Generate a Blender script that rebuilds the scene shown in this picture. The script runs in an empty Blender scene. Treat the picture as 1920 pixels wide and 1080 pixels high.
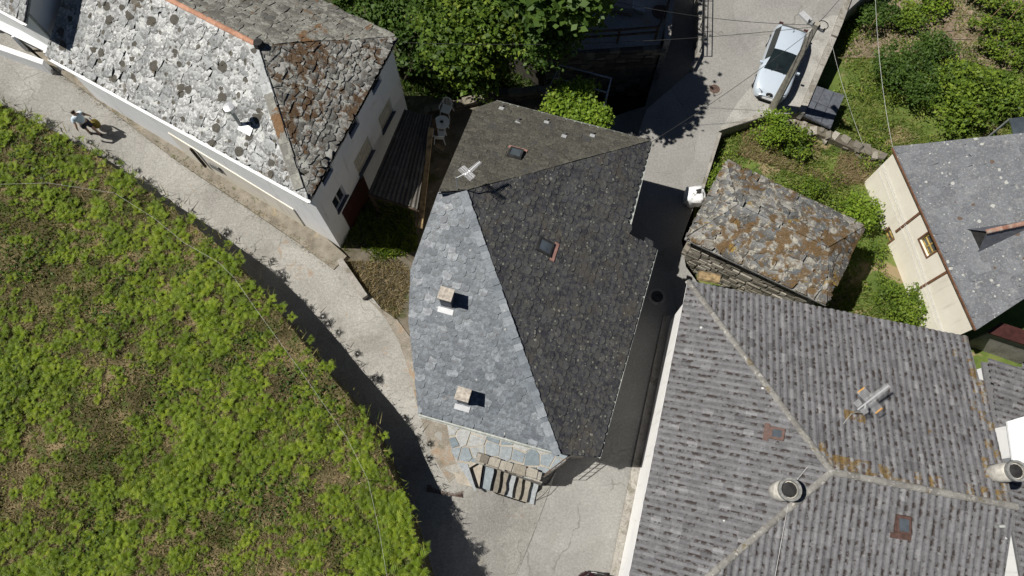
import bpy, math, random
import numpy as np
from mathutils import Vector, geometry as mgeo
random.seed(7); rng = np.random.default_rng(7)
SC = bpy.context.scene; COL = SC.collection
# ------------------------------------------------------------------ camera, world, sun, exposure
F, TILT, H = 1321.0, math.radians(19.2), 30.0
cam = bpy.data.cameras.new('camera'); camo = bpy.data.objects.new('camera', cam); COL.objects.link(camo)
camo.location = (0, 0, H); camo.rotation_euler = (TILT, 0, 0)
cam.sensor_width = 36.0; cam.lens = 36.0 * F / 1920.0; cam.clip_start = 0.5; cam.clip_end = 2000
SC.camera = camo
SUN_EL, SHADOW_AZ = math.radians(58), math.radians(-1)
w = bpy.data.worlds.new('World'); SC.world = w; w.use_nodes = True
sky = w.node_tree.nodes.new('ShaderNodeTexSky'); sky.sky_type = 'NISHITA'; sky.sun_disc = False
sky.sun_elevation = SUN_EL; sky.air_density = 0.36; sky.dust_density = 0.2; sky.altitude = 900
sx, sy = -math.cos(SHADOW_AZ), -math.sin(SHADOW_AZ)          # horizontal direction towards the sun
sky.sun_rotation = math.atan2(sx, sy)
bg = w.node_tree.nodes['Background']; bg.inputs['Strength'].default_value = 0.05
w.node_tree.links.new(sky.outputs['Color'], bg.inputs['Color'])
sl = bpy.data.lights.new('sun', 'SUN'); sl.energy = 5.0; sl.angle = math.radians(0.53); sl.color = (1, 0.955, 0.88)
so = bpy.data.objects.new('sun', sl); COL.objects.link(so)
so.rotation_euler = Vector((sx*math.cos(SUN_EL), sy*math.cos(SUN_EL), math.sin(SUN_EL))).to_track_quat('Z', 'Y').to_euler()
so.location = (0, 0, 60)
SC.view_settings.view_transform = 'Standard'; SC.view_settings.look = 'None'
SC.view_settings.exposure = 0.22; SC.view_settings.gamma = 1.0; SC.view_settings.use_curve_mapping = False

# ------------------------------------------------------------------ geometry helpers
FW = np.array([0, math.sin(TILT), -math.cos(TILT)]); UP = np.array([0, math.cos(TILT), math.sin(TILT)])
CAM = np.array([0, 0, H]); XA = np.array([1., 0, 0]); ZA = np.array([0, 0, 1.])
def ray(x, y): return FW*F + XA*(x-960) + UP*(540-y)
def P(x, y, z=0.0):                       # survey point of the photograph, at height z
    d = ray(x, y); return CAM + d*((z-H)/d[2])
def nrm(v): return v/np.linalg.norm(v)
class Plane:
    def __init__(s, a, b, c):
        s.o = np.array(a, float); s.n = nrm(np.cross(np.array(b)-a, np.array(c)-a))
        if s.n[2] < 0: s.n = -s.n
    def hit(s, x, y):
        d = ray(x, y); return CAM + d*(((s.o-CAM)@s.n)/(d@s.n))
    def z(s, x, y): return s.o[2] - ((x-s.o[0])*s.n[0] + (y-s.o[1])*s.n[1])/s.n[2]
ORG = {}
def thing(name, label, cat, loc, group=None):
    o = bpy.data.objects.new(name, None); COL.objects.link(o); o.location = [float(v) for v in loc]
    o.empty_display_size = .2
    o['label'] = label; o['category'] = cat
    if group: o['group'] = group
    ORG[o.name] = np.array(loc, float); return o
def obj(name, V, Fc, mat, parent=None, rnd=None, edge=None, smooth=False, base=None, mi=None):
    V = np.asarray(V, float).reshape(-1, 3)
    o0 = ORG[parent.name] if parent is not None else (np.array(base, float) if base is not None else np.zeros(3))
    me = bpy.data.meshes.new(name)
    if isinstance(Fc, np.ndarray):
        n, k = Fc.shape
        me.vertices.add(len(V)); me.vertices.foreach_set('co', (V-o0).astype(np.float32).ravel())
        me.loops.add(n*k); me.loops.foreach_set('vertex_index', Fc.astype(np.int32).ravel())
        me.polygons.add(n); me.polygons.foreach_set('loop_start', np.arange(0, n*k, k, dtype=np.int32))
        me.update(calc_edges=True)
    else:
        me.from_pydata([tuple(v) for v in (V-o0)], [], Fc)
    for nm, a in (('rnd', rnd), ('edge', edge)):
        if a is not None:
            at = me.attributes.new(nm, 'FLOAT', 'POINT')
            at.data.foreach_set('value', np.broadcast_to(np.asarray(a, np.float32), (len(V),)).copy())
    mats = mat if isinstance(mat, (list, tuple)) else [mat]
    for m in mats: me.materials.append(m)
    if mi is not None: me.polygons.foreach_set('material_index', np.asarray(mi, np.int32))
    if smooth: me.polygons.foreach_set('use_smooth', np.ones(len(me.polygons), bool))
    o = bpy.data.objects.new(name, me); COL.objects.link(o)
    if parent is not None: o.parent = parent
    elif base is not None: o.location = [float(v) for v in base]
    if parent is not None and parent.type == 'MESH': pass
    ORG[o.name] = o0; return o
def tag(o, label, cat, group=None):
    o['label'] = label; o['category'] = cat
    if group: o['group'] = group
    return o
def struct(o): o['kind'] = 'structure'; return o
def stuff(o, label=None, cat=None):
    o['kind'] = 'stuff'
    if label: o['label'] = label; o['category'] = cat
    return o
class MB:
    def __init__(s): s.v = []; s.f = []; s.m = []; s.r = []; s.e = []
    def add(s, V, Fc, m=0, rnd=None, edge=None):
        n = len(s.v); s.v.extend([tuple(p) for p in V]); s.f.extend([tuple(i+n for i in f) for f in Fc]); s.m.extend([m]*len(Fc))
        r = random.random() if rnd is None else rnd
        s.r.extend([r]*len(V)); s.e.extend([0.0]*len(V) if edge is None else edge)
    def box(s, c, x, y, z, m=0):          # centre c and three half-axes
        c, x, y, z = (np.array(q, float) for q in (c, x, y, z))
        V = [c+a*x+b*y+d*z for d in (-1, 1) for a, b in ((-1, -1), (1, -1), (1, 1), (-1, 1))]
        s.add(V, [(3, 2, 1, 0), (4, 5, 6, 7), (0, 1, 5, 4), (1, 2, 6, 5), (2, 3, 7, 6), (3, 0, 4, 7)], m)
    def bar(s, a, b, wd, th=None, m=0, up=(0, 0, 1)):   # square bar from a to b
        a, b = np.array(a, float), np.array(b, float); d = b-a; L = np.linalg.norm(d); d = d/L
        u = np.array(up, float)
        if abs(d@u) > .95: u = np.array([1., 0, 0])
        x = nrm(np.cross(d, u)); y = np.cross(x, d)
        s.box((a+b)/2, x*wd/2, y*(th or wd)/2, d*L/2, m)
    def tube(s, pts, r, n=8, m=0, cap=True):
        pts = [np.array(p, float) for p in pts]; rs = r if isinstance(r, (list, tuple)) else [r]*len(pts)
        V = []; prev = None
        for i, p in enumerate(pts):
            d = nrm(pts[min(i+1, len(pts)-1)]-pts[max(i-1, 0)])
            u = np.array([0, 0, 1.]) if abs(d[2]) < .9 else np.array([1., 0, 0])
            if prev is not None: u = prev
            x = nrm(np.cross(d, u)); y = np.cross(x, d); prev = y
            V += [p+rs[i]*(math.cos(t)*x+math.sin(t)*y) for t in np.linspace(0, 2*math.pi, n, endpoint=False)]
        Fc = [(i*n+j, i*n+(j+1) % n, (i+1)*n+(j+1) % n, (i+1)*n+j) for i in range(len(pts)-1) for j in range(n)]
        if cap: Fc += [tuple(range(n))[::-1], tuple((len(pts)-1)*n+j for j in range(n))]
        s.add(V, Fc, m)
    def prism(s, poly, z0, z1, m=0):      # poly: xy points, vertical prism
        n = len(poly); V = [(p[0], p[1], z0) for p in poly]+[(p[0], p[1], z1) for p in poly]
        s.add(V, [tuple(range(n))[::-1], tuple(range(n, 2*n))]+[(i, (i+1) % n, n+(i+1) % n, n+i) for i in range(n)], m)
    def build(s, name, mat, parent=None, smooth=False, base=None):
        return obj(name, s.v, s.f, mat, parent, rnd=s.r, edge=s.e, smooth=smooth, base=base, mi=s.m)
def area2(p): return sum(p[i][0]*p[(i+1) % len(p)][1]-p[(i+1) % len(p)][0]*p[i][1] for i in range(len(p)))
def ccw(p): return list(p) if area2(p) > 0 else list(p)[::-1]
def clip(poly, a, b):                     # keep what lies left of a->b
    out = []; n = len(poly); dx, dy = b[0]-a[0], b[1]-a[1]
    sd = [dx*(p[1]-a[1])-dy*(p[0]-a[0]) for p in poly]
    for i in range(n):
        j = (i+1) % n
        if sd[i] >= 0: out.append(poly[i])
        if (sd[i] >= 0) != (sd[j] >= 0):
            t = sd[i]/(sd[i]-sd[j]); out.append(tuple(poly[i][k]+t*(poly[j][k]-poly[i][k]) for k in range(len(poly[i]))))
    return out
def inside(p, poly):
    c = False; n = len(poly)
    for i in range(n):
        a, b = poly[i], poly[i-1]
        if (a[1] > p[1]) != (b[1] > p[1]) and p[0] < (b[0]-a[0])*(p[1]-a[1])/(b[1]-a[1])+a[0]: c = not c
    return c
def inside_np(X, Y, poly):
    c = np.zeros(X.shape, bool); n = len(poly)
    for i in range(n):
        a, b = poly[i], poly[i-1]
        if a[1] == b[1]: continue
        c ^= ((a[1] > Y) != (b[1] > Y)) & (X < (b[0]-a[0])*(Y-a[1])/(b[1]-a[1])+a[0])
    return c
def vnoise(x, y, s, seed=0):              # smooth value noise for terrain
    x = np.asarray(x, float)*s+seed*17.3; y = np.asarray(y, float)*s-seed*9.1
    return (np.sin(x*1.7+1.3*np.sin(y*1.1))+np.sin(y*1.9+1.7*np.sin(x*.8))+np.sin((x+y)*1.13+2*np.sin(x-y)))/3
class Sheet:                              # a piece of ground: outline (px, py, z), extra height points, skirt down to zb
    def __init__(s, outline, extra=(), amp=0.0, ns=.5):
        s.pts = [P(*q) for q in outline]; s.ctl = np.array(s.pts+[P(*q) for q in extra]); s.amp = amp; s.ns = ns
        s.poly = ccw([(p[0], p[1]) for p in s.pts])
        c = s.ctl; n = len(c); K = np.zeros((n+3, n+3)); K[:n, :n] = np.hypot(c[:, None, 0]-c[None, :, 0], c[:, None, 1]-c[None, :, 1])-np.eye(n)*.15
        K[:n, n] = 1; K[:n, n+1:] = c[:, :2]; K[n, :n] = 1; K[n+1:, :n] = c[:, :2].T; s.wt = np.linalg.solve(K, np.concatenate([c[:, 2], [0, 0, 0]]))
    def z(s, x, y):
        x = np.atleast_1d(np.asarray(x, float)); y = np.atleast_1d(np.asarray(y, float))
        d = np.sqrt((x[:, None]-s.ctl[None, :, 0])**2+(y[:, None]-s.ctl[None, :, 1])**2)
        return d@s.wt[:-3]+s.wt[-3]+x*s.wt[-2]+y*s.wt[-1]+s.amp*vnoise(x, y, s.ns)
    def at(s, px, py):                    # survey point on this ground
        zz = 1.0
        for _ in range(6): p = P(px, py, zz); zz = float(s.z(p[0], p[1])[0])
        return P(px, py, zz)
    def at_np(s, px, py):
        zz = np.full(len(px), 2.0)
        for _ in range(5):
            d = FW[None]*F+XA[None]*(px-960)[:, None]+UP[None]*(540-py)[:, None]
            p = CAM+d*((zz-H)/d[:, 2])[:, None]; zz = s.z(p[:, 0], p[:, 1])
        p[:, 2] = zz; return p
    def build(s, name, mat, step=.6, zb=-3.0, side=None):
        a = np.array(s.poly); ol = []
        for i in range(len(a)):
            b = a[(i+1) % len(a)]; k = max(1, int(np.linalg.norm(b-a[i])/step))
            ol += [a[i]+(b-a[i])*t/k for t in range(k)]
        gx, gy = np.meshgrid(np.arange(a[:, 0].min(), a[:, 0].max(), step), np.arange(a[:, 1].min(), a[:, 1].max(), step))
        gx = gx.ravel()+rng.uniform(-.2, .2, gx.size)*step; gy = gy.ravel()+rng.uniform(-.2, .2, gy.size)*step
        k = inside_np(gx, gy, s.poly); n = len(ol)
        pts = [Vector((float(q[0]), float(q[1]))) for q in ol]+[Vector((float(x), float(y))) for x, y in zip(gx[k], gy[k])]
        r = mgeo.delaunay_2d_cdt(pts, [(i, (i+1) % n) for i in range(n)], [], 1, 1e-5)
        vx = np.array([(v.x, v.y) for v in r[0]]); z = s.z(vx[:, 0], vx[:, 1])
        V = [(x, y, q) for (x, y), q in zip(vx, z)]; Fc = [tuple(f) if area2([vx[i] for i in f]) > 0 else tuple(f)[::-1] for f in r[2]]
        m = [0]*len(Fc); b0 = len(V); zo = s.z(np.array(ol)[:, 0], np.array(ol)[:, 1])
        for (x, y), q in zip(ol, zo): V += [(x, y, q), (x, y, zb)]
        for i in range(n):
            j = (i+1) % n; Fc.append((b0+2*i, b0+2*i+1, b0+2*j+1, b0+2*j)); m.append(1 if side else 0)
        return struct(obj(name, V, Fc, [mat, side] if side else mat, mi=m))

# ------------------------------------------------------------------ materials
class NT:
    def __init__(s, name, rough=.85, spec=.3):
        s.m = bpy.data.materials.new(name); s.m.use_nodes = True; s.t = s.m.node_tree
        s.b = s.t.nodes['Principled BSDF']; s.b.inputs['Roughness'].default_value = rough; s.b.inputs['Specular IOR Level'].default_value = spec
        s.pos = s.t.nodes.new('ShaderNodeNewGeometry').outputs['Position']
    def set(s, i, v):
        if isinstance(v, bpy.types.NodeSocket): s.t.links.new(v, i)
        elif isinstance(v, (tuple, list)): i.default_value = (*v, 1) if len(v) == 3 and len(i.default_value) == 4 else v
        else: i.default_value = v
    def attr(s, nm): n = s.t.nodes.new('ShaderNodeAttribute'); n.attribute_name = nm; return n.outputs['Fac']
    def noise(s, sc, det=4, ro=.55, dist=0, vec=None):
        n = s.t.nodes.new('ShaderNodeTexNoise'); s.set(n.inputs['Vector'], vec or s.pos); n.inputs['Scale'].default_value = sc
        n.inputs['Detail'].default_value = det; n.inputs['Roughness'].default_value = ro; n.inputs['Distortion'].default_value = dist; return n.outputs['Fac']
    def vor(s, sc, vec=None, feat='F1', out='Distance', rand=1):
        n = s.t.nodes.new('ShaderNodeTexVoronoi'); n.feature = feat; s.set(n.inputs['Vector'], vec or s.pos); n.inputs['Scale'].default_value = sc
        n.inputs['Randomness'].default_value = rand; return n.outputs[out]
    def math(s, op, a, b=0.0, c=None):
        n = s.t.nodes.new('ShaderNodeMath'); n.operation = op; s.set(n.inputs[0], a); s.set(n.inputs[1], b)
        if c is not None: s.set(n.inputs[2], c)
        return n.outputs[0]
    def step(s, v, lo, hi):
        n = s.t.nodes.new('ShaderNodeMapRange'); n.interpolation_type = 'SMOOTHSTEP'; s.set(n.inputs['Value'], v)
        n.inputs['From Min'].default_value = lo; n.inputs['From Max'].default_value = hi; return n.outputs['Result']
    def ramp(s, f, stops, con=False):
        n = s.t.nodes.new('ShaderNodeValToRGB'); e = n.color_ramp.elements
        if con: n.color_ramp.interpolation = 'CONSTANT'
        while len(e) < len(stops): e.new(.5)
        for q, (p, c) in zip(e, stops): q.position = p; q.color = (*c, 1)
        s.set(n.inputs['Fac'], f); return n.outputs['Color']
    def mix(s, f, a, b, mode='MIX'):
        n = s.t.nodes.new('ShaderNodeMix'); n.data_type = 'RGBA'; n.blend_type = mode
        s.set(n.inputs['Factor'], f); s.set(n.inputs[6], a); s.set(n.inputs[7], b); return n.outputs[2]
    def warp(s, sc, amt):
        n = s.t.nodes.new('ShaderNodeTexNoise'); s.set(n.inputs['Vector'], s.pos); n.inputs['Scale'].default_value = sc
        m = s.t.nodes.new('ShaderNodeVectorMath'); m.operation = 'MULTIPLY_ADD'; s.set(m.inputs[0], n.outputs['Color']); m.inputs[1].default_value = (amt,)*3; s.set(m.inputs[2], s.pos)
        return m.outputs[0]
    def bump(s, h, st=.4, d=.02):
        n = s.t.nodes.new('ShaderNodeBump'); n.inputs['Strength'].default_value = st; n.inputs['Distance'].default_value = d
        s.set(n.inputs['Height'], h); s.t.links.new(n.outputs['Normal'], s.b.inputs['Normal'])
    def out(s, c): s.set(s.b.inputs['Base Color'], c); return s.m
def plain(name, c, rough=.6, metal=0, var=.15, sc=6, spec=.3):
    n = NT(name, rough, spec); n.b.inputs['Metallic'].default_value = metal
    f = n.noise(sc, 5); k = tuple(max(0, q*(1-var*2)) for q in c); l = tuple(min(1, q*(1+var)) for q in c)
    n.bump(n.noise(sc*6, 3), .15, .01); return n.out(n.ramp(f, [(.3, k), (.65, l)]))
def ground_mat(name, stops, sc=1.2, fine=25, patches=(), rough=.95, bump=.5, bd=.03, speck=.35, cracks=0, streak=0):
    n = NT(name, rough, .15); c = n.ramp(n.noise(sc, 6, .6), stops)
    c = n.mix(speck, c, n.ramp(n.noise(fine, 3, .7), [(.25, (.15,)*3), (.75, (.95,)*3)]), 'OVERLAY')
    for (s_, lo, hi, col, o) in patches:
        c = n.mix(n.math('MULTIPLY', n.step(n.noise(s_, 5, .65, .6), lo, hi), o), c, col)
    if cracks:
        wv = n.warp(1.1, .9); e_ = n.vor(cracks, wv, 'DISTANCE_TO_EDGE'); f_ = n.math('MULTIPLY', n.math('SUBTRACT', 1.0, n.step(e_, .0, .007)), n.step(n.noise(.5, 2), .46, .56)); c = n.mix(n.math('MULTIPLY', f_, .5), c, (.09, .085, .07))
        f2 = n.step(n.vor(cracks*.8, out='Color') if False else n.noise(.22, 1, .3), .5, .51); c = n.mix(n.math('MULTIPLY', f2, .16), c, (.12, .115, .105))
        c = n.mix(.35, c, n.ramp(n.noise(11, 4, .75), [(.3, (.2,)*3), (.7, (.82,)*3)]), 'OVERLAY')
    if streak:
        mp = n.t.nodes.new('ShaderNodeVectorMath'); mp.operation = 'MULTIPLY'; n.set(mp.inputs[0], n.pos); mp.inputs[1].default_value = (3.5, 3.5, .35)
        c = n.mix(n.math('MULTIPLY', n.step(n.noise(1.0, 5, .65, 0, mp.outputs[0]), .55, .72), streak), c, (.3, .27, .22))
    n.bump(n.noise(fine, 4, .7), bump, bd); return n.out(c)
def roof_mat(name, stops, lichen=(), moss=(), spots=(), rough=.8, streak=0, edge=None, spec=.3, bump=.35, valley_dark=0):
    n = NT(name, rough, spec); c = n.ramp(n.attr('rnd'), stops)
    c = n.mix(.45, c, n.ramp(n.noise(9, 6, .65), [(.25, (.2,)*3), (.75, (.85,)*3)]), 'OVERLAY')
    c = n.mix(.25, c, n.ramp(n.noise(45, 3, .7), [(.25, (.15,)*3), (.75, (.9,)*3)]), 'OVERLAY')
    if valley_dark: c = n.mix(n.math('MULTIPLY', n.attr('edge'), n.math('MULTIPLY_ADD', n.noise(2.2, 4, .7), 1.1, valley_dark-.55)), c, (.05, .048, .05))  # darkens where the edge attribute is high, unevenly by noise
    if edge:
        f = n.math('MULTIPLY', n.attr('edge'), n.step(n.noise(edge[0], 3, .6), edge[1], edge[1]+.06)); c = n.mix(n.math('MULTIPLY', f, edge[3]), c, edge[2])
    for (s_, lo, hi, col, o) in lichen:
        c = n.mix(n.math('MULTIPLY', n.step(n.noise(s_, 6, .7, .3), lo, hi), o), c, n.mix(n.noise(30, 2), tuple(q*.7 for q in col), tuple(min(1, q*1.25) for q in col)))
    wp = n.warp(5, .12)
    for (s_, r, dens, col, o) in spots:  # round growths: spot size r of cell, present where the cell's random value is below dens
        d = n.vor(s_, wp); k = n.vor(s_, wp, out='Color'); sep = n.t.nodes.new('ShaderNodeSeparateColor'); n.set(sep.inputs[0], k)
        rr = n.math('MULTIPLY', sep.outputs[1], r)
        f = n.math('MULTIPLY', n.math('LESS_THAN', d, rr), n.math('LESS_THAN', sep.outputs[0], dens)); c = n.mix(n.math('MULTIPLY', f, o), c, col)
    for (s_, lo, hi, col, col2, o, big) in moss:
        f = n.noise(s_, 6, .68, .4)
        if big: f = n.math('ADD', n.math('MULTIPLY', f, .6), n.math('MULTIPLY', n.noise(big, 2, .5), .4))
        c = n.mix(n.math('MULTIPLY', n.step(f, lo, hi), o), c, n.mix(n.step(n.noise(22, 3), .4, .62), col, col2))
    n.bump(n.math('ADD', n.noise(14, 5, .65), n.math('MULTIPLY', n.noise(60, 3), .4)), bump, .03); return n.out(c)
def leaf_mat(name, stops, trans=.35, dirt=None):
    n = NT(name, .55, .25); c = n.ramp(n.attr('rnd'), stops)
    c = n.mix(.35, c, n.ramp(n.noise(.9, 3), [(.3, (.3,)*3), (.7, (.7,)*3)]), 'OVERLAY'); n.out(c)
    tr = n.t.nodes.new('ShaderNodeBsdfTranslucent'); n.set(tr.inputs['Color'], n.mix(.5, c, (.25, .35, .02)))
    mx = n.t.nodes.new('ShaderNodeMixShader'); mx.inputs[0].default_value = trans
    n.t.links.new(n.b.outputs[0], mx.inputs[1]); n.t.links.new(tr.outputs[0], mx.inputs[2])
    n.t.links.new(mx.outputs[0], n.t.nodes['Material Output'].inputs['Surface']); return n.m
def glass_mat(name, c=(.02, .025, .03), rough=.06): return plain(name, c, rough, 0, .2, 2, .6)
MAT = {}
MAT['asphalt'] = ground_mat('asphalt', [(.3, (.215, .212, .203)), (.7, (.285, .28, .265))], .35, 40, [(.9, .56, .7, (.25, .24, .215), .4), (.25, .56, .66, (.14, .14, .135), .35)], cracks=.22, bump=.25, bd=.01, speck=.22)
MAT['concrete'] = ground_mat('path_concrete', [(.3, (.245, .237, .218)), (.7, (.345, .336, .312))], .5, 34, [(1.3, .62, .72, (.29, .2, .12), .6), (.35, .52, .66, (.18, .168, .145), .55), (4, .58, .68, (.2, .188, .165), .5), (9, .62, .7, (.45, .44, .415), .55)], cracks=.3, bump=.4, bd=.015, speck=.45)
MAT['worn'] = ground_mat('worn_concrete', [(.3, (.24, .235, .22)), (.7, (.37, .36, .335))], .7, 20, [(1.6, .56, .66, (.19, .18, .16), .5), (5, .6, .68, (.44, .43, .4), .5)], bump=.5, bd=.02, speck=.5)
MAT['apron'] = ground_mat('apron_gravel', [(.3, (.16, .14, .115)), (.7, (.3, .275, .235))], 1.2, 24, [(1.2, .56, .66, (.3, .19, .11), .6), (3, .56, .66, (.12, .115, .075), .6), (7, .6, .68, (.42, .39, .35), .5)], bump=.6, bd=.02, speck=.5)
MAT['verge'] = ground_mat('verge_earth', [(.3, (.15, .132, .105)), (.7, (.29, .262, .215))], 2.2, 30, [(1.5, .57, .66, (.38, .3, .18), .5), (2.4, .6, .68, (.06, .08, .025), .7)])
MAT['field'] = ground_mat('field_earth', [(.3, (.035, .034, .014)), (.5, (.09, .075, .038)), (.7, (.23, .175, .1))], .9, 22, [(1.6, .5, .62, (.05, .085, .016), .75)])
MAT['bank'] = ground_mat('bank_earth', [(.3, (.05, .045, .03)), (.7, (.12, .10, .065))], 2, 20, [(2.2, .5, .6, (.04, .06, .015), .7)])
MAT['garden'] = ground_mat('garden_grass', [(.3, (.05, .085, .02)), (.55, (.11, .15, .035)), (.75, (.2, .19, .07))], .8, 25, [(.5, .56, .64, (.3, .22, .14), .8)])
MAT['soil'] = ground_mat('garden_soil', [(.3, (.15, .115, .085)), (.7, (.30, .235, .175))], 1.3, 22, [(1.1, .56, .64, (.07, .1, .03), .6)])
MAT['yard'] = ground_mat('yard_ground', [(.3, (.06, .052, .036)), (.7, (.19, .165, .13))], 1.2, 26, [(1.1, .52, .6, (.055, .065, .02), .7), (1.6, .6, .68, (.42, .33, .2), .5)])
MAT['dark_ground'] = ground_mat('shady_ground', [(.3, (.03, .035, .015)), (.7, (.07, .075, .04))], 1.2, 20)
MAT['white_wall'] = ground_mat('white_render', [(.3, (.74, .75, .76)), (.7, (.85, .85, .84))], .7, 14, [(1.1, .62, .72, (.62, .56, .48), .5), (3, .66, .74, (.5, .47, .42), .4)], rough=.85, bump=.12, bd=.01, speck=.08, streak=.35)
MAT['cream_wall'] = ground_mat('cream_render', [(.3, (.68, .64, .55)), (.7, (.78, .745, .66))], .7, 14, [(.8, .6, .75, (.6, .54, .44), .4)], rough=.85, bump=.1, bd=.01, speck=.06, streak=.25)
MAT['grey_wall'] = ground_mat('grey_render', [(.3, (.22, .205, .185)), (.7, (.34, .325, .295))], 1.3, 18, [(1.8, .52, .64, (.13, .118, .09), .65), (3, .6, .68, (.1, .11, .05), .5)], speck=.45)
MAT['stone'] = roof_mat('wall_stone', [(0, (.13, .12, .1)), (.5, (.225, .205, .17)), (1, (.33, .31, .27))], lichen=[(3, .6, .7, (.42, .4, .33), .5)], spec=.2, rough=.9)
MAT['stone_dark'] = roof_mat('shade_toned_stone', [(0, (.06, .055, .045)), (.5, (.12, .105, .08)), (1, (.2, .18, .14))], rough=.9)  # darker copy of the wall stone, with shade put into its colour
MAT['flag'] = roof_mat('flagstone', [(0, (.15, .185, .21)), (.5, (.23, .265, .29)), (1, (.36, .36, .35))], lichen=[(1.3, .58, .72, (.45, .4, .33), .5)], rough=.7)
MAT['mortar'] = ground_mat('terrace_mortar', [(.3, (.3, .27, .225)), (.7, (.43, .395, .335))], 2, 30)
MAT['slab_white'] = roof_mat('pale_slab', [(0, (.26, .272, .28)), (.5, (.4, .412, .416)), (1, (.56, .57, .565))], edge=(10, .42, (.09, .09, .085), .75),
    lichen=[(2.4, .52, .66, (.62, .63, .6), .65), (1.3, .58, .7, (.2, .21, .21), .6), (11, .57, .63, (.12, .12, .115), .65)], spots=[(2.2, .5, .48, (.055, .05, .038), .93), (4.5, .45, .36, (.075, .068, .05), .9), (8, .4, .3, (.09, .085, .07), .8)], moss=[(1.5, .55, .59, (.07, .055, .035), (.12, .1, .07), .75, .3)], bump=.6)
MAT['slab_moss'] = roof_mat('mossy_slab', [(0, (.14, .14, .13)), (.5, (.26, .255, .235)), (1, (.45, .45, .42))], edge=(9, .42, (.035, .03, .025), .8),
    lichen=[(3, .5, .64, (.4, .41, .37), .75)], moss=[(3.2, .488, .535, (.11, .06, .024), (.06, .034, .015), .92, .35)], spots=[(4, .35, .25, (.46, .47, .44), .85)], bump=.7)
MAT['slab_grey'] = roof_mat('lichen_slab', [(0, (.12, .12, .11)), (.5, (.2, .195, .175)), (1, (.3, .3, .27))], edge=(9, .4, (.05, .045, .035), .6),
    lichen=[(4, .5, .62, (.34, .34, .3), .7)], moss=[(1.4, .545, .59, (.2, .095, .025), (.1, .05, .018), .85, .35)], bump=.7)
MAT['slab_barn'] = roof_mat('barn_slab', [(0, (.105, .118, .13)), (.45, (.175, .182, .186)), (1, (.33, .32, .29))], edge=(9, .38, (.045, .035, .022), .8),
    lichen=[(4.5, .52, .6, (.4, .38, .32), .8), (3.5, .58, .64, (.14, .13, .12), .6)], moss=[(2.6, .49, .55, (.14, .08, .026), (.075, .048, .02), .9, .4), (1.0, .6, .66, (.3, .2, .03), (.2, .12, .02), .8, 0)], bump=.7)
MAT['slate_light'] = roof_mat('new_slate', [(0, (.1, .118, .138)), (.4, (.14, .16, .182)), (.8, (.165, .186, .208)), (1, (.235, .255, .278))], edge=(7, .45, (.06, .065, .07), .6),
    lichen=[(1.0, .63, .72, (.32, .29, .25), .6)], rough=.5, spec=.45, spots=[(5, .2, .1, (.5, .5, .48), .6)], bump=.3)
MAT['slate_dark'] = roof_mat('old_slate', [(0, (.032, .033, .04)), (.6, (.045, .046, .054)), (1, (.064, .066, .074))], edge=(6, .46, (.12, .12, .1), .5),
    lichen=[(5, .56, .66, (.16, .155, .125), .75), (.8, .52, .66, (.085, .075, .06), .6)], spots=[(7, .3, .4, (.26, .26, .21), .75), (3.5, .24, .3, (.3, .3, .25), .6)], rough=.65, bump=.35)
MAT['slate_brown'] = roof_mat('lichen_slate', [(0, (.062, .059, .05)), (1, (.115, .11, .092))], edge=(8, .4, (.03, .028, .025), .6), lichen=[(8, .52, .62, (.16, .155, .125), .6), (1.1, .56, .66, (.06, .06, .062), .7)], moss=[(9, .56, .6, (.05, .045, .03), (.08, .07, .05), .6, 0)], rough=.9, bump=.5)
MAT['tile'] = roof_mat('concrete_tile', [(0, (.1, .1, .105)), (.06, (.132, .132, .138)), (.5, (.15, .15, .157)), (.94, (.172, .172, .18)), (1, (.22, .22, .226))], edge=(5.5, .515, (.03, .022, .019), .95), valley_dark=.38,
    lichen=[(5, .6, .7, (.3, .3, .3), .5)], spots=[(1.6, .12, .35, (.62, .62, .6), .9)], moss=[(2.6, .625, .66, (.13, .085, .02), (.07, .04, .025), .8, .25)], rough=.85, bump=.4)
MAT['tile_moss'] = roof_mat('ridge_moss_tile', [(0, (.15, .15, .15)), (1, (.26, .26, .26))], edge=(5.5, .45, (.06, .035, .03), .9), moss=[(3.2, .45, .55, (.19, .125, .03), (.09, .055, .025), .85, 0)], valley_dark=.5, rough=.9)
MAT['ridge_cap'] = roof_mat('ridge_mortar', [(0, (.15, .145, .135)), (1, (.22, .215, .2))], lichen=[(6, .56, .64, (.42, .41, .38), .85)], moss=[(3, .57, .62, (.13, .1, .03), (.09, .06, .03), .7, 0)], rough=.95)
MAT['sheet_roof'] = roof_mat('cement_slab', [(0, (.105, .111, .124)), (.5, (.125, .132, .146)), (1, (.15, .158, .172))], edge=(4, .5, (.1, .1, .1), .4),
    lichen=[(13, .56, .64, (.33, .33, .32), .6), (4, .52, .68, (.26, .27, .275), .4), (3, .6, .68, (.36, .36, .34), .6)], spots=[(3.2, .26, .5, (.42, .42, .39), .8), (7, .25, .35, (.4, .4, .38), .7), (2.1, .3, .2, (.1, .065, .045), .9)], bump=.5)
MAT['orange_tile'] = roof_mat('terracotta', [(0, (.36, .19, .125)), (1, (.48, .27, .185))], lichen=[(6, .6, .7, (.5, .42, .33), .5)], rough=.9)
MAT['old_terracotta'] = roof_mat('old_terracotta', [(0, (.22, .11, .08)), (1, (.34, .2, .15))], lichen=[(5, .5, .6, (.36, .33, .28), .7)], rough=.9)
MAT['corr'] = roof_mat('corrugated_cement', [(0, (.07, .065, .055)), (1, (.12, .11, .1))], lichen=[(2, .55, .66, (.2, .2, .19), .5)], rough=.9)
MAT['wood'] = plain('weathered_wood', (.3, .22, .12), .85, 0, .3, 5)
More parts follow.
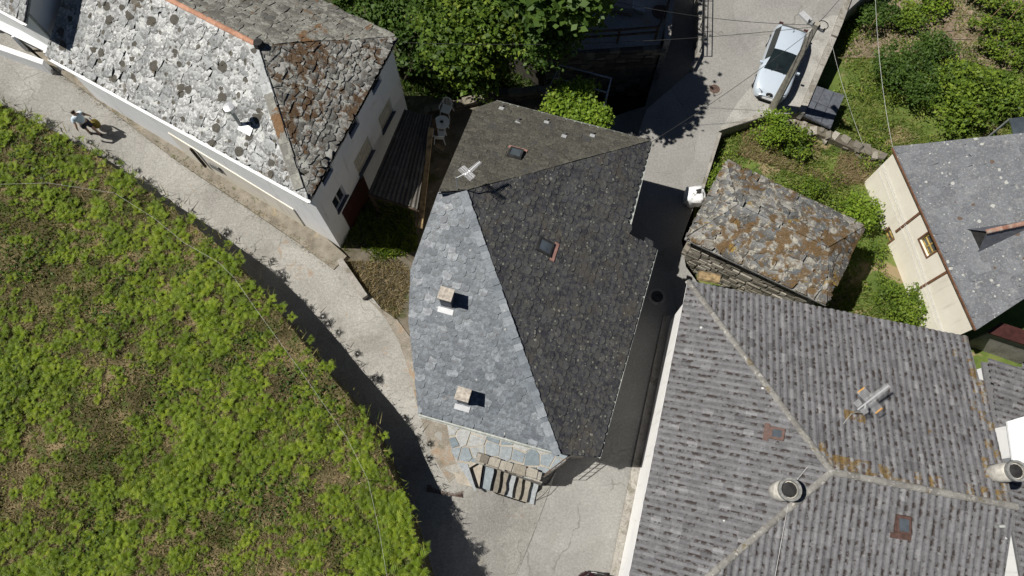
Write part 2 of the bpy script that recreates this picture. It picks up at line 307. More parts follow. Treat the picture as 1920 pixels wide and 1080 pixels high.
MAT['wood_dark'] = plain('dark_wood', (.07, .05, .035), .8, 0, .3, 5)
MAT['wood_brown'] = plain('brown_trim', (.17, .085, .05), .7, 0, .2, 5)
MAT['wood_yellow'] = plain('varnished_wood', (.36, .26, .08), .6, 0, .3, 7)
MAT['shutter'] = plain('shutter_cream', (.56, .53, .44), .7, 0, .1, 5)
MAT['frame_grey'] = plain('window_frame', (.5, .51, .5), .5, 0, .1)
MAT['sill_dark'] = plain('slate_sill', (.11, .12, .14), .6, 0, .15)
MAT['glass'] = glass_mat('window_glass'); MAT['pale_glass'] = glass_mat('skylight_glass', (.07, .085, .1), .12)
MAT['metal'] = plain('galvanised', (.5, .52, .54), .4, .7, .1); MAT['zinc'] = plain('zinc_gutter', (.38, .4, .38), .55, .3, .15)
MAT['metal_dark'] = plain('dark_iron', (.05, .05, .05), .6, .4, .2); MAT['white_metal'] = plain('white_gutter', (.8, .81, .82), .45, 0, .05)
MAT['alu'] = plain('aluminium', (.75, .76, .77), .35, .5, .05); MAT['rust'] = plain('rusty_iron', (.12, .08, .065), .85, .2, .3, 14)
MAT['white_plastic'] = plain('white_plastic', (.75, .77, .78), .5, 0, .05); MAT['orange_plastic'] = plain('orange_plastic', (.8, .4, .06), .5, 0, .1)
MAT['pole'] = plain('pole_concrete', (.33, .31, .265), .9, 0, .15, 4); MAT['cable'] = plain('cable_black', (.035, .035, .035), .6, 0, .1)
MAT['cable_light'] = plain('cable_pale', (.5, .5, .49), .6, 0, .1); MAT['brick'] = plain('chimney_render', (.42, .38, .33), .95, 0, .2, 9)
MAT['chim_white'] = plain('white_chimney', (.66, .63, .56), .9, 0, .15, 6); MAT['chim_grey'] = plain('grey_cement', (.22, .22, .21), .9, 0, .2, 9)
MAT['black_and_shade'] = plain('black_and_shade', (.03, .03, .03), .95, 0, .2); MAT['pink'] = plain('skylight_flashing', (.34, .19, .16), .7, 0, .15, 8)  # plain black for dark parts, also painted as shade in dormer and pole holes
MAT['brown_metal'] = plain('brown_flashing', (.1, .06, .05), .6, .2, .2, 8); MAT['red_paint'] = plain('dark_red_paint', (.05, .016, .014), .6, 0, .2)
MAT['bark'] = plain('bark', (.1, .075, .05), .95, 0, .3, 8)
MAT['fern'] = leaf_mat('bracken', [(0, (.07, .105, .01)), (.5, (.15, .225, .016)), (1, (.27, .335, .03))], .3)
MAT['grass'] = leaf_mat('grass_blades', [(0, (.035, .06, .01)), (.4, (.09, .12, .02)), (.7, (.17, .165, .045)), (1, (.3, .25, .11))], .25)
MAT['garden_blade'] = leaf_mat('garden_blades', [(0, (.055, .095, .014)), (.5, (.12, .175, .028)), (.8, (.2, .22, .05)), (1, (.34, .29, .13))], .25)
MAT['straw'] = leaf_mat('dry_grass', [(0, (.14, .11, .05)), (.5, (.24, .19, .1)), (1, (.42, .33, .19))], .2)
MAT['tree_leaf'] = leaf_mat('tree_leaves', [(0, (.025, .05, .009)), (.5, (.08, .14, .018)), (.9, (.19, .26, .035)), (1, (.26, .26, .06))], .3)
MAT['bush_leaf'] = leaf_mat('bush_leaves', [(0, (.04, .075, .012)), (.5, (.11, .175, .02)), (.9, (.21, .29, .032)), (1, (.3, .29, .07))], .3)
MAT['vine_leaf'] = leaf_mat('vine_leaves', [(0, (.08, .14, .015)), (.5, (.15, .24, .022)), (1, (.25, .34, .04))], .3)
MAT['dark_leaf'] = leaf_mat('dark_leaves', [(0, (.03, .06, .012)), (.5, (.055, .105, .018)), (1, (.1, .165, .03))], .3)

# ------------------------------------------------------------------ foliage
def leaves(C, size, up=.55, asp=.55, jit=.35):
    n = len(C); nz = rng.normal(size=(n, 3)); nz /= np.linalg.norm(nz, axis=1)[:, None]; nz[:, 2] = np.abs(nz[:, 2])+up; nz /= np.linalg.norm(nz, axis=1)[:, None]
    a = rng.normal(size=(n, 3)); x = np.cross(nz, a); x /= np.linalg.norm(x, axis=1)[:, None]; y = np.cross(nz, x)
    s = (size*(1+jit*rng.uniform(-1, 1, n)))[:, None]
    V = np.stack([C-x*s*.5, C-y*s*asp*.5+nz*s*.1, C+x*s*.5, C+y*s*asp*.5+nz*s*.1], 1).reshape(-1, 3)
    q = np.arange(n)*4; Fc = np.stack([q, q+1, q+2, q+3], 1); return V, Fc
def crown(blobs, n, clump=.45, hollow=.55):
    out = []; vol = np.array([b[3]*b[4]*b[5] for b in blobs])**.75; vol /= vol.sum()
    for b, k in zip(blobs, vol):
        m = max(6, int(n*k)); nc = max(4, int(m/26)); d = rng.normal(size=(nc, 3)); d /= np.linalg.norm(d, axis=1)[:, None]
        d[:, 2] = np.where(d[:, 2] < -.3, -d[:, 2], d[:, 2]); r = rng.uniform(hollow, 1.05, nc)[:, None]
        cc = np.array(b[:3])+d*r*np.array(b[3:6]); i = rng.integers(0, nc, m)
        out.append((cc[i]+rng.normal(size=(m, 3))*clump*np.array([1, 1, .6])*.5, rng.uniform(0, 1, nc)[i]))
    return np.concatenate([o[0] for o in out]), np.concatenate([o[1] for o in out])
def leafy(name, blobs, n, size, mat, parent, clump=.45, up=.55, zmin=None, asp=.6):
    C, r = crown(blobs, n, clump)
    if zmin is not None: C[:, 2] = np.maximum(C[:, 2], zmin+rng.uniform(.02, .15, len(C)))
    V, Fc = leaves(C, size, up, asp, .55); return obj(name, V, Fc, mat, parent, rnd=np.repeat(np.clip(r*.65+rng.uniform(0, .35, len(C)), 0, 1), 4))
def plant(name, label, cat, base, blobs, n, size, mat, group=None, clump=.4, trunk=True, tr=.06, zmin=None, asp=.6, crownname='foliage', up=.55):
    t = thing(name, label, cat, base, group); base = np.array(base, float)
    if trunk:
        m = MB()
        for b in blobs:
            c = np.array(b[:3]); mid = base+(c-base)*.5+np.array([random.uniform(-.1, .1), random.uniform(-.1, .1), 0])
            m.tube([base+(c-base)*.02, mid, c], [tr, tr*.7, tr*.3], 7)
        m.build('trunk' if crownname == 'crown' else 'stem', MAT['bark'], t, True)
    leafy(crownname, blobs, n, size, mat, t, clump, up, zmin, asp); return t
def blades(C, h, wd, mat, name, lean=.5, rlo=0, rhi=1, parent=None):
    n = len(C); a = rng.uniform(0, 2*np.pi, n); d = np.stack([np.cos(a), np.sin(a), np.zeros(n)], 1); b = rng.uniform(0, 2*np.pi, n); s = np.stack([np.cos(b), np.sin(b), np.zeros(n)], 1)
    hh = h*rng.uniform(.5, 1.3, n)[:, None]; tip = C+d*hh*lean*rng.uniform(.3, 1.6, n)[:, None]+ZA*hh
    V = np.stack([C-s*wd/2, C+s*wd/2, tip], 1).reshape(-1, 3); q = np.arange(n)*3
    return obj(name, V, np.stack([q, q+1, q+2], 1), mat, parent, rnd=np.repeat(rng.uniform(rlo, rhi, n), 3))
def ferns(C, size, name, mat, nf=(4, 8), parent=None):
    V = []; R = []
    for c, s in zip(C, size):
        k = random.randint(*nf) if s > .2 else random.randint(3, 5); a0 = random.uniform(0, 6.28); r0 = random.random()
        for i in range(k):
            a = a0+i*6.283/k+random.uniform(-.35, .35); d = np.array([math.cos(a), math.sin(a), 0]); sd = np.array([-d[1], d[0], 0])
            L = s*random.uniform(.7, 1.15); z1 = L*random.uniform(.35, .75); drop = random.uniform(.0, .4)*L
            def at(t): return c+d*L*t*.85+ZA*(z1*(1-(1-t)**2)-drop*t*t)
            rr = min(1, max(0, r0*.6+random.uniform(0, .4)))
            for j in range(5):
                t = .22+.155*j; p = at(t); q = at(min(1, t+.13)); ln = L*.42*(1-t)**.8+.02; wv = L*.105*(1.15-t)
                fw = nrm(q-p)
                for sg in (-1, 1):
                    tip = p+sd*sg*ln+fw*ln*.45-ZA*ln*.15
                    V += [p-fw*wv*.6, p*.45+tip*.55+fw*wv*-.75, tip, p+fw*wv*.9]; R += [rr]*4
            p = at(.9); q = at(1.05); V += [p-sd*.02, q, p+sd*.02, p-(q-p)*.3]; R += [rr]*4
    q = np.arange(len(V)//4)*4
    return obj(name, np.array(V), np.stack([q, q+1, q+2, q+3], 1), mat, parent, rnd=np.array(R))

# ------------------------------------------------------------------ roof covering
def cover(planes, parent, kind, limit=300, part='slate'):
    """planes: list of dicts: eave (e0,e1 world), pl Plane, poly (list of world points on it), row, width, mat ... ; every piece is real geometry"""
    allp = []
    for q in planes:
        e0, e1 = np.array(q['e0']), np.array(q['e1']); n = q['pl'].n; u = nrm(e1-e0); v = np.cross(n, u)
        cen = np.mean(q['poly'], 0)
        if (cen-e0)@v < 0: u = -u; v = -v
        uv = ccw([((p-e0)@u, (p-e0)@v) for p in q['poly']]); edges = []
        for i in range(len(uv)):
            a, b = uv[i], uv[(i+1) % len(uv)]
            if all((b[0]-a[0])*(p[1]-a[1])-(b[1]-a[1])*(p[0]-a[0]) > -.02 for p in uv): edges.append((a, b))
        us = [p[0] for p in uv]; vs = [p[1] for p in uv]; row = q['row']; th = q.get('th', .02); k = 0; vv = min(vs)-.02; ov = q.get('over', 1.55)
        while vv < max(vs):
            rh = row*(1+random.uniform(-1, 1)*q.get('rj', 0)); uu = min(us)-(.5 if kind == 'tile' else random.random())*q['w']
            while uu < max(us):
                wd = q['w']*(1+random.uniform(-1, 1)*q.get('wj', .1)); c = (uu+wd/2, vv+rh*.5)
                if inside(c, uv) or inside((c[0]-wd*.4, c[1]), uv) or inside((c[0]+wd*.4, c[1]), uv):
                    L = rh*ov; sh = []; jx = q.get('jx', 0)
                    if kind == 'round':
                        for t in np.linspace(0, math.pi, 7): sh.append((c[0]-math.cos(t)*wd*.5, vv+rh*.42-math.sin(t)*rh*.46))
                        sh += [(c[0]+wd*.5, vv+L), (c[0]-wd*.5, vv+L)]
                        dv = random.uniform(-1, 1)*row*.06; du = random.uniform(-1, 1)*wd*.04; sh = [(a+du, b+dv) for a, b in sh]
                    elif kind == 'slab':
                        rot = random.uniform(-.18, .18); dv = random.uniform(-.3, .3)*rh; ring = []
                        for (a, b) in ((-.5, .25), (-.42, .02), (-.15, -.06), (.18, -.04), (.44, .04), (.52, .3), (.5, 1), (-.5, 1)):
                            a += random.uniform(-1, 1)*jx; b += random.uniform(-1, 1)*jx*.9
                            x, y = a*wd*1.04, b*L; ring.append((c[0]+x*math.cos(rot)-y*math.sin(rot)*.4, vv+dv+y+x*math.sin(rot)))
                        sh = ring
                    hs = None
                    if kind == 'tile':
                        prof = [(-.5, 0., 1.), (-.3, .006, .55), (-.16, .026, 0.), (.05, .034, 0.), (.24, .022, .1), (.34, .003, 1.), (.5, 0., 1.)]; tj = random.uniform(-.012, .012); tk = random.uniform(-.006, .006)
                        sh = None
                    if sh is not None:
                        for a, b in edges: sh = clip(sh, a, b) if len(sh) > 2 else sh
                        if len(sh) > 2 and abs(area2(sh)) > .006:
                            lift = random.uniform(.6, 1.5); roll = random.uniform(-1, 1)*q.get('roll', .01); V = []; m_ = len(sh); eg = []
                            for top in (1, 0):
                                for (a, b) in sh:
                                    t = min(1, max(0, (b-vv)/L)); h = th*2.1*lift*(1-t)+(th if top else -.004)+roll*(a-c[0])/wd+.022*float(vnoise(a, b, .8, 3))+.012
                                    V.append(e0+u*a+v*b+n*h); eg.append(1.0 if b < vv+rh*.35 else (.35 if b < vv+rh*.7 else 0.))
                            Fc = [tuple(range(m_))]+[(m_+i, m_+(i+1) % m_, (i+1) % m_, i) for i in range(m_)]
                            allp.append((V, Fc, q['mat'], random.random(), eg))
                    else:
                        lo, hi = vv, vv+rh*1.12; V = []; eg = []; lift = random.uniform(.9, 1.2)
                        ok = True; cu = uu+wd/2
                        # trim the tile's two ends to the roof outline along its own centre line
                        seg = [(cu, lo), (cu, hi)]
                        for (a, b) in edges:
                            dx, dy = b[0]-a[0], b[1]-a[1]; s0 = [dx*(p[1]-a[1])-dy*(p[0]-a[0]) for p in seg]
                            if s0[0] < 0 and s0[1] < 0: ok = False; break
                            if s0[0]*s0[1] < 0:
                                t = s0[0]/(s0[0]-s0[1]); x = (cu, seg[0][1]+t*(seg[1][1]-seg[0][1]))
                                seg = [x, seg[1]] if s0[0] < 0 else [seg[0], x]
                        if ok and seg[1][1]-seg[0][1] > .05:
                            for end, b in ((0, seg[0][1]), (1, seg[1][1])):
                                for (a, h, ev) in prof:
                                    V.append(e0+u*(cu+a*wd*1.0+tk*(1-end))+v*(b+(tj if end == 0 else 0))+n*(h+.012+(.02*lift if end == 0 else 0))); eg.append(min(1, ev+(.06 if end == 0 else 0)))
                            for (a, h, ev) in prof: V.append(e0+u*(cu+a*wd)+v*seg[0][1]+n*(h-.03)); eg.append(1.)
                            m_ = 7; Fc = [(i, i+1, m_+i+1, m_+i) for i in range(m_-1)]+[(2*m_+i, 2*m_+i+1, i+1, i) for i in range(m_-1)]
                            allp.append((V, Fc, q['matf'](V[0]) if 'matf' in q else q['mat'], random.random(), eg))
                uu += wd
            vv += rh; k += 1
    def big(p):
        c = np.mean(p[0][:len(p[0])//2], 0); px = (c-CAM)@FW; return -(np.ptp(np.array(p[0]), 0).max()/px)
    def seen(p):
        c = np.mean(p[0], 0)-CAM; k = c@FW; return abs(F*c[0]/k) < 960 and abs(F*(c@UP)/k) < 540
    vis = sorted([p for p in allp if seen(p)], key=big); ids = {id(p) for p in vis[:limit]}
    for p in vis[:limit]: obj(part, p[0], p[1], p[2], parent, rnd=p[3], edge=p[4])
    mats = []; rest = MB()
    for p in allp:
        if id(p) in ids: continue
        if p[2] not in mats: mats.append(p[2])
        rest.add(p[0], p[1], mats.index(p[2]), p[3], p[4])
    if rest.v: stuff(rest.build(part+'_field', mats, parent))
    return len(allp)
def deck(pts, parent, mat, th=.12, name='roof', drop=.03):
    """solid roof deck under the covering, pts world polygon on a plane"""
    pts = [np.array(p) for p in pts]; n = len(pts); V = [p-ZA*drop for p in pts]+[p-ZA*(th+drop) for p in pts]
    fc = tuple(range(n)); 
    if np.cross(pts[1]-pts[0], pts[2]-pts[1])[2] < 0: fc = fc[::-1]
    return obj(name, V, [fc, tuple(i+n for i in fc)[::-1]]+[(i, (i+1) % n, n+(i+1) % n, n+i) for i in range(n)], mat, parent, rnd=.3)
def ridge_caps(a, b, parent, mat, r=.11, L=.42, name='ridge_tile', lift=.03):
    a, b = np.array(a), np.array(b); k = max(1, int(np.linalg.norm(b-a)/L)); d = (b-a)/k; dn = nrm(d); x = nrm(np.cross(dn, ZA)); y = np.cross(x, dn)
    for i in range(k):
        V = []; p0 = a+d*i-dn*.02; p1 = a+d*(i+1)+dn*.03
        for p, rr, l in ((p0, r*.93, lift), (p1, r*1.05, lift+.02)):
            rr *= random.uniform(.93, 1.07)
            for t in np.linspace(0, math.pi, 7): V.append(p+x*math.cos(t)*rr+y*(math.sin(t)*rr*.75+l-.05))
        Fc = [(j, j+1, 8+j, 7+j) for j in range(6)]+[tuple(range(7)), tuple(range(13, 6, -1))]
        obj(name, V, Fc, mat, parent, rnd=random.random())
def wall_run(m, a, b, z0, za, zb, openings=(), depth=.16, mi=0):
    """wall from a to b (xy), outside on the right of a->b, bottom z0, top za at a and zb at b; openings (u0,u1,v0,v1 absolute z)"""
    a, b = np.array(a[:2], float), np.array(b[:2], float); L = np.linalg.norm(b-a); d = (b-a)/L; nin = np.array([-d[1], d[0]])
    us = sorted({0, L, *[o[0] for o in openings], *[o[1] for o in openings]}); vs = sorted({z0, *[o[2] for o in openings], *[o[3] for o in openings]})
    def pt(u, z, k=0): q = a+d*u+nin*k; return (q[0], q[1], z)
    for i in range(len(us)-1):
        u0, u1 = us[i], us[i+1]; vv = vs+[None]
        for j in range(len(vs)):
            z_0 = vs[j]; cu = (u0+u1)/2; last = j == len(vs)-1
            zt0 = za+(zb-za)*u0/L if last else vs[j+1]; zt1 = za+(zb-za)*u1/L if last else vs[j+1]
            if any(o[0] < cu < o[1] and o[2] < (z_0+.01) < o[3] for o in openings): continue
            m.add([pt(u0, z_0), pt(u1, z_0), pt(u1, zt1), pt(u0, zt0)], [(0, 1, 2, 3)], mi)
    for (u0, u1, v0, v1) in openings:
        m.add([pt(u0, v0), pt(u1, v0), pt(u1, v1), pt(u0, v1), pt(u0, v0, depth), pt(u1, v0, depth), pt(u1, v1, depth), pt(u0, v1, depth)],
              [(0, 1, 5, 4), (1, 2, 6, 5), (2, 3, 7, 6), (3, 0, 4, 7)], mi)
    return d, nin
def window(parent, a, b, op, frame, pane, depth=.16, sill=None, slats=0, shut=None, cross=True, name='window'):
    a, b = np.array(a[:2], float), np.array(b[:2], float); d = nrm(b-a); nin = np.array([-d[1], d[0]]); D = np.array([*d, 0]); N = np.array([*nin, 0])
    u0, u1, v0, v1 = op; c = np.array([*(a+d*(u0+u1)/2), (v0+v1)/2])+N*(depth-.03); hw, hh = (u1-u0)/2, (v1-v0)/2
    m = MB()
    for s in (-1, 1):
        m.box(c+D*s*(hw-.035), D*.035, N*.03, ZA*hh); m.box(c+ZA*s*(hh-.035), D*(hw-.07), N*.029, ZA*.035)
    if cross: m.box(c, D*.03, N*.028, ZA*(hh-.07))
    f = m.build(name, frame, parent)
    m = MB(); m.box(c+N*.012, D*(hw-.06), N*.008, ZA*(hh-.06)); m.build('pane', pane, f)
    if shut:
        k = max(3, int((u1-u0)/.14))
        for i in range(k):
            m = MB(); m.box(c-N*.05+D*((i+.5)/k*2-1)*(hw-.03), D*((hw-.03)/k-.008), N*.015, ZA*(hh-.02)); m.build('shutter_slat', shut, f)
    if sill: m = MB(); m.box(c-N*(depth-.03)-ZA*(hh+.02), D*(hw+.05), N*.075, ZA*.022); m.build('sill', sill, f)
    return f
def stone_wall(name, label, pts, h, th, size, mat, core, cat='wall', limit=300, parent=None, capflat=False, group=None, rough=0.0):
    """dry stone wall along pts (x,y,ztop); every stone a piece"""
    t = parent or thing(name, label, cat, (*np.mean([p[:2] for p in pts], 0), min(p[2] for p in pts)-h), group); cm = MB(); st = []
    for a, b in zip(pts[:-1], pts[1:]):
        a, b = np.array(a, float), np.array(b, float); L = np.linalg.norm((b-a)[:2]); d = nrm(np.array([*(b-a)[:2], 0])); n = np.array([-d[1], d[0], 0])
        c = (a+b)/2; cm.box(c-ZA*(h/2+.04), (b-a)/2-d*.02, n*(th/2-.05), ZA*(h/2-.02))
        z = 0
        while z < h-.03:
            rh = size*.5*random.uniform(.7, 1.3); u = -random.random()*size*.4
            while u < L:
                wd = size*random.uniform(.6, 1.6); uc = u+wd/2
                if 0 < uc < L:
                    top = z < .01
                    for sd in ((0,) if top else (-1, 1)):
                        p = a+(b-a)*(uc/L)-ZA*(z+rh/2)+n*sd*(th/2-.1)+n*random.uniform(-.03, .03)*(1+4*rough)+ZA*random.uniform(-.05, .05)*rough; yw = random.uniform(-.6, .6)*rough; d_r = d*math.cos(yw)+n*math.sin(yw); n_r = n*math.cos(yw)-d*math.sin(yw)
                        hx, hy, hz = wd/2-.012, (th/2 if top else .12)*random.uniform(.85, 1.12), rh/2-.008; V = []
                        for dz in (-1, 1):
                            for x, y in ((-1, -1), (1, -1), (1, 1), (-1, 1)):
                                V.append(p+d_r*x*hx*random.uniform(.78-.3*rough, 1)+n_r*y*hy*random.uniform(.8-.35*rough, 1)+ZA*(dz*hz*random.uniform(.75, 1)))
                        st.append((V, top))
                u += wd
            z += rh
    cm.build('core', core, t); BF = [(3, 2, 1, 0), (4, 5, 6, 7), (0, 1, 5, 4), (1, 2, 6, 5), (2, 3, 7, 6), (3, 0, 4, 7)]
    st.sort(key=lambda s: -s[0][0][2]); rest = MB()
    for i, (V, _) in enumerate(st):
        if i < limit: obj('stone', V, BF, mat, t, rnd=random.random(), edge=0.)
        else: rest.add(V, BF)
    if rest.v: stuff(rest.build('stone_courses', mat, t))
    return t

# ================================================================== THE SETTING
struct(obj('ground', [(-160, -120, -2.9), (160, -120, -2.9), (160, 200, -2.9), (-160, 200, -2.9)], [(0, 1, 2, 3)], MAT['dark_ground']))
PATH = Sheet([(-90, 210, 5.0), (-60, 0, 5.6), (0, 52, 5.3), (85, 118, 4.8), (215, 208, 4.0), (330, 290, 3.4), (450, 360, 2.8), (560, 430, 2.4), (632, 482, 2.2), (700, 560, 2.1), (765, 640, 2.0),
              (800, 760, 1.9), (850, 790, 1.85), (865, 880, 1.75), (902, 905, 1.55), (930, 926, 1.15), (985, 944, .3), (1030, 905, .05), (1044, 880, .0), (1008, 980, -.02), (968, 1080, -.02), (922, 1200, -.03), (830, 1500, -.03),
              (560, 1500, .4), (750, 1200, .6), (745, 1000, 1.2), (690, 850, 1.6), (600, 720, 1.9), (470, 580, 2.2), (330, 430, 2.7), (170, 330, 3.4), (0, 240, 4.4)], [(850, 950, 1.45), (880, 1040, .7), (830, 1080, .8), (940, 1000, .45), (800, 880, 1.65)], .02, .8)
PATH.build('path', MAT['concrete'], .5)
ROAD = Sheet([(1120, 1600, -.05), (600, 1600, -.05), (800, 1200, -.03), (880, 1060, -.03), (930, 960, -.03), (980, 890, -.02), (1040, 700, 0), (1100, 480, 0), (1180, 300, 0), (1212, 205, 0), (1302, 128, 0), (1312, 100, .02), (1312, 0, .1), (1318, -80, .2), (1700, -80, .2), (1592, 18, .05),
              (1560, 75, 0), (1500, 212, 0), (1442, 216, 0), (1348, 246, 0), (1322, 330, 0), (1300, 390, 0), (1278, 450, 0), (1286, 500, 0), (1330, 560, 0), (1300, 760, 0), (1250, 960, 0), (1210, 1200, 0)], (), .008, .5)
ROAD.build('road', MAT['asphalt'], .8, side=MAT['grey_wall'])
Sheet([(1520, -30, .09), (1485, 60, .015), (1452, 110, .012), (1385, 190, .012), (1352, 240, .012), (1440, 216, .012), (1500, 211, .012), (1558, 76, .012), (1588, 18, .05), (1600, -30, .1)], (), .004, .9).build('forecourt', MAT['worn'], .8, -.4)
APX = [(688, 560), (720, 592), (748, 640), (768, 700), (785, 770), (808, 850), (842, 905), (862, 888), (848, 850), (838, 790), (800, 765), (775, 640), (745, 600)]
Sheet([(*q, PATH.at(*q)[2]+.016) for q in APX], (), .012, 1.6).build('gravel_apron', MAT['apron'], .35, .3)
LANE = Sheet([(1150, 300, -.6), (1120, 230, -1.6), (1210, 200, -1.3), (1240, 90, -1.5), (1246, -80, -1.6), (1330, -80, -1.5), (1312, 100, -1.2), (1300, 150, -.9), (1240, 215, -.4), (1215, 290, -.2)])
LANE.build('lane', MAT['asphalt'], .8)
edge_px = [(x_, y_, z_+.4*min(1, max(0, (y_-330)/200))) for x_, y_, z_ in [(-60, 170, 4.9), (0, 197, 4.75), (60, 226, 4.5), (170, 285, 4.1), (240, 332, 3.8), (330, 397, 3.75), (420, 468, 3.8), (470, 525, 3.85), (520, 582, 3.8), (560, 632, 3.75), (600, 682, 3.7), (650, 740, 3.65), (695, 800, 3.6), (735, 890, 3.4), (758, 950, 3.25), (782, 1020, 3.1), (800, 1090, 2.9), (815, 1200, 2.7), (820, 1450, 2.4)]]
FIELD = Sheet(edge_px+[(300, 1600, 3.2), (-300, 1600, 4.0), (-350, 1000, 4.4), (-350, 160, 5.2)], [(100, 900, 3.9), (300, 700, 4.0), (500, 1000, 3.6), (200, 500, 4.2)], .09, .9)
FIELD.build('field', MAT['field'], .45, side=MAT['bank'])
GARDEN = Sheet([(1342, 250, -.9), (1445, 214, -.9), (1500, 205, -1.1), (1560, 60, -1.6), (1620, -90, -1.8), (2100, -90, -2), (2100, 720, -2), (1700, 760, -1.6), (1310, 560, -.9), (1300, 400, -.8)], [(1440, 300, -.55), (1520, 330, -.8), (1700, 200, -1.5), (1560, 260, -1.)], .07, .7)
GARDEN.build('garden', MAT['garden'], .5)
SOILPX = [(1578, 108, -1.3), (1610, 60, -1.3), (1640, 10, -1.35), (1700, -30, -1.4), (2000, -60, -1.5), (2000, 150, -1.5), (1880, 130, -1.45), (1800, 112, -1.4), (1740, 108, -1.35), (1690, 104, -1.35), (1640, 108, -1.3)]
Sheet([(x, y, GARDEN.at(x, y)[2]+.06-.07*float(vnoise(*GARDEN.at(x, y)[:2], .7))) for x, y, z in SOILPX], (), .07, .7).build('soil', MAT['soil'], .5, -2.2)
YARD = Sheet([(632, 484, 2.06), (700, 562, 2.02), (765, 642, 1.96), (800, 700, 1.9), (900, 640, 1.9), (960, 300, 1.6), (1060, 175, 1.2), (1010, 158, 1.2), (860, 190, 1.4), (800, 180, 1.4), (730, 180, 1.4), (640, 330, 1.8), (590, 430, 2.0)], (), .04, .9)
YARD.build('yard', MAT['yard'], .4)
VERGE = Sheet([(60, 92, 5.0), (90, 120, 4.86), (215, 212, 4.08), (330, 300, 3.48), (450, 380, 2.9), (560, 455, 2.5), (625, 505, 2.26), (650, 480, 2.24), (560, 400, 2.6), (400, 280, 3.3), (240, 180, 4.2), (100, 80, 5.0)], (), .03, 1.5)
VERGE.build('verge', MAT['verge'], .4, .5)
TER = Sheet([(900, 0, 1.3), (1060, 96, 1.3), (1238, 84, 1.3), (1258, 0, 1.3), (1268, -80, 1.3), (900, -80, 1.3)]); TER.build('upper_terrace', MAT['concrete'], .8, side=MAT['stone_dark'])
def offset(poly, d):
    poly = ccw(poly); n = len(poly); out = []
    for i in range(n):
        p, a, b = (np.array(poly[k % n][:2], float) for k in (i, i-1, i+1)); e0 = nrm(p-a); e1 = nrm(b-p); n0 = np.array([-e0[1], e0[0]]); n1 = np.array([-e1[1], e1[0]])
        k = nrm(n0+n1); out.append(p+k*d/max(.35, k@n0))
    return out

# ================================================================== WHITE HOUSE (slab roof, left)
E0 = 7.3; SE, NE, SW = P(580, 375, E0), P(745, 70, E0), P(86, 104, E0); AP = P(487, 86, 9.3); dr = nrm(SW-SE)
pSW, pE = Plane(SE, SW, AP), Plane(SE, NE, AP); pN = Plane(NE, NE+dr, AP); NW = NE+dr*np.linalg.norm(SW-SE); RW = AP+dr*((SW-AP)@dr)
WH = thing('white_house', 'white rendered house with pale grey stone slab roof beside the path', 'house', (*((SE+NW)/2)[:2], 2.0))
m = MB()
for poly in ([SW, SE, AP, RW], [SE, NE, AP], [NE, NW, RW, AP]):
    V = [np.array(p)-ZA*.07 for p in poly]+[np.array(p)-ZA*.17 for p in poly]; k = len(poly)
    m.add(V, [tuple(range(k)), tuple(range(2*k-1, k-1, -1))]+[(i, (i+1) % k, k+(i+1) % k, k+i) for i in range(k)], 0, .2)
roofW = m.build('roof', MAT['chim_grey'], WH)
cover([dict(e0=SW, e1=SE, pl=pSW, poly=[SW, SE, AP, RW], row=.3, w=.4, wj=.5, rj=.35, jx=.16, th=.015, roll=.012, mat=MAT['slab_white']),
       dict(e0=SE, e1=NE, pl=pE, poly=[SE, NE, AP], row=.25, w=.33, wj=.5, rj=.35, jx=.17, th=.019, roll=.022, mat=MAT['slab_moss']),
       dict(e0=NE, e1=NW, pl=pN, poly=[NE, NW, RW, AP], row=.27, w=.36, wj=.45, rj=.3, jx=.14, th=.016, roll=.02, mat=MAT['slab_grey'])], roofW, 'slab', 300, 'slab')
ridge_caps(AP+dr*.25, RW, roofW, MAT['orange_tile'], .1, .4)
# hip capping slabs on the path side of the hip
hv = SE-AP; hn = nrm(np.cross(nrm(hv), ZA)); 
for i in range(9):
    c = AP+hv*((i+.7)/10.2); sd = -nrm(np.cross(pSW.n, nrm(hv))); sd = sd if sd@(SW-SE) > 0 else -sd; d = nrm(hv)
    q = MB(); q.box(c+sd*.2+pSW.n*(.09+.01*(i % 2)), d*.36, sd*random.uniform(.17, .22), pSW.n*.025); q.build('hip_slab', MAT['slab_grey'] if i > 2 else MAT['slab_white'], roofW)
q = MB(); q.tube([AP+ZA*.02, AP+ZA*.22], [.2, .16], 10); q.build('ridge_knob', MAT['black_and_shade'], roofW)
fp = offset([SW[:2], SE[:2], NE[:2], NW[:2]], .22); FS = {}
def near(p, L): return min(L, key=lambda q: np.hypot(q[0]-p[0], q[1]-p[1]))
fSE, fNE, fSW, fNW = near(SE, fp), near(NE, fp), near(SW, fp), near(NW, fp)
def wall_uv(a, b, px, py):
    a3 = np.array([*a, 0]); d = nrm(np.array([*(np.array(b)-a), 0])); pl = Plane(a3, a3+d, a3+ZA); h = pl.hit(px, py); return (h-a3)@d, h[2]
m = MB(); zt = E0-.05
def opn(a, b, px, py, wd, hh): u, z = wall_uv(a, b, px, py); return (u-wd/2, u+wd/2, z-hh/2, z+hh/2)
opsL = [opn(fSE, fNE, 682, 293, 1.35, 1.2), opn(fSE, fNE, 724, 216, 1.15, 1.1), opn(fSE, fNE, 637, 372, .85, 1.0)]
opsS = []
for px, py in ((614, 328), (664, 240), (706, 158)):
    u, z = wall_uv(fSE, fNE, px, py); opsS.append((u-.38, u+.38, max(z-.27, max(o[3] for o in opsL)+.12), zt-.12))
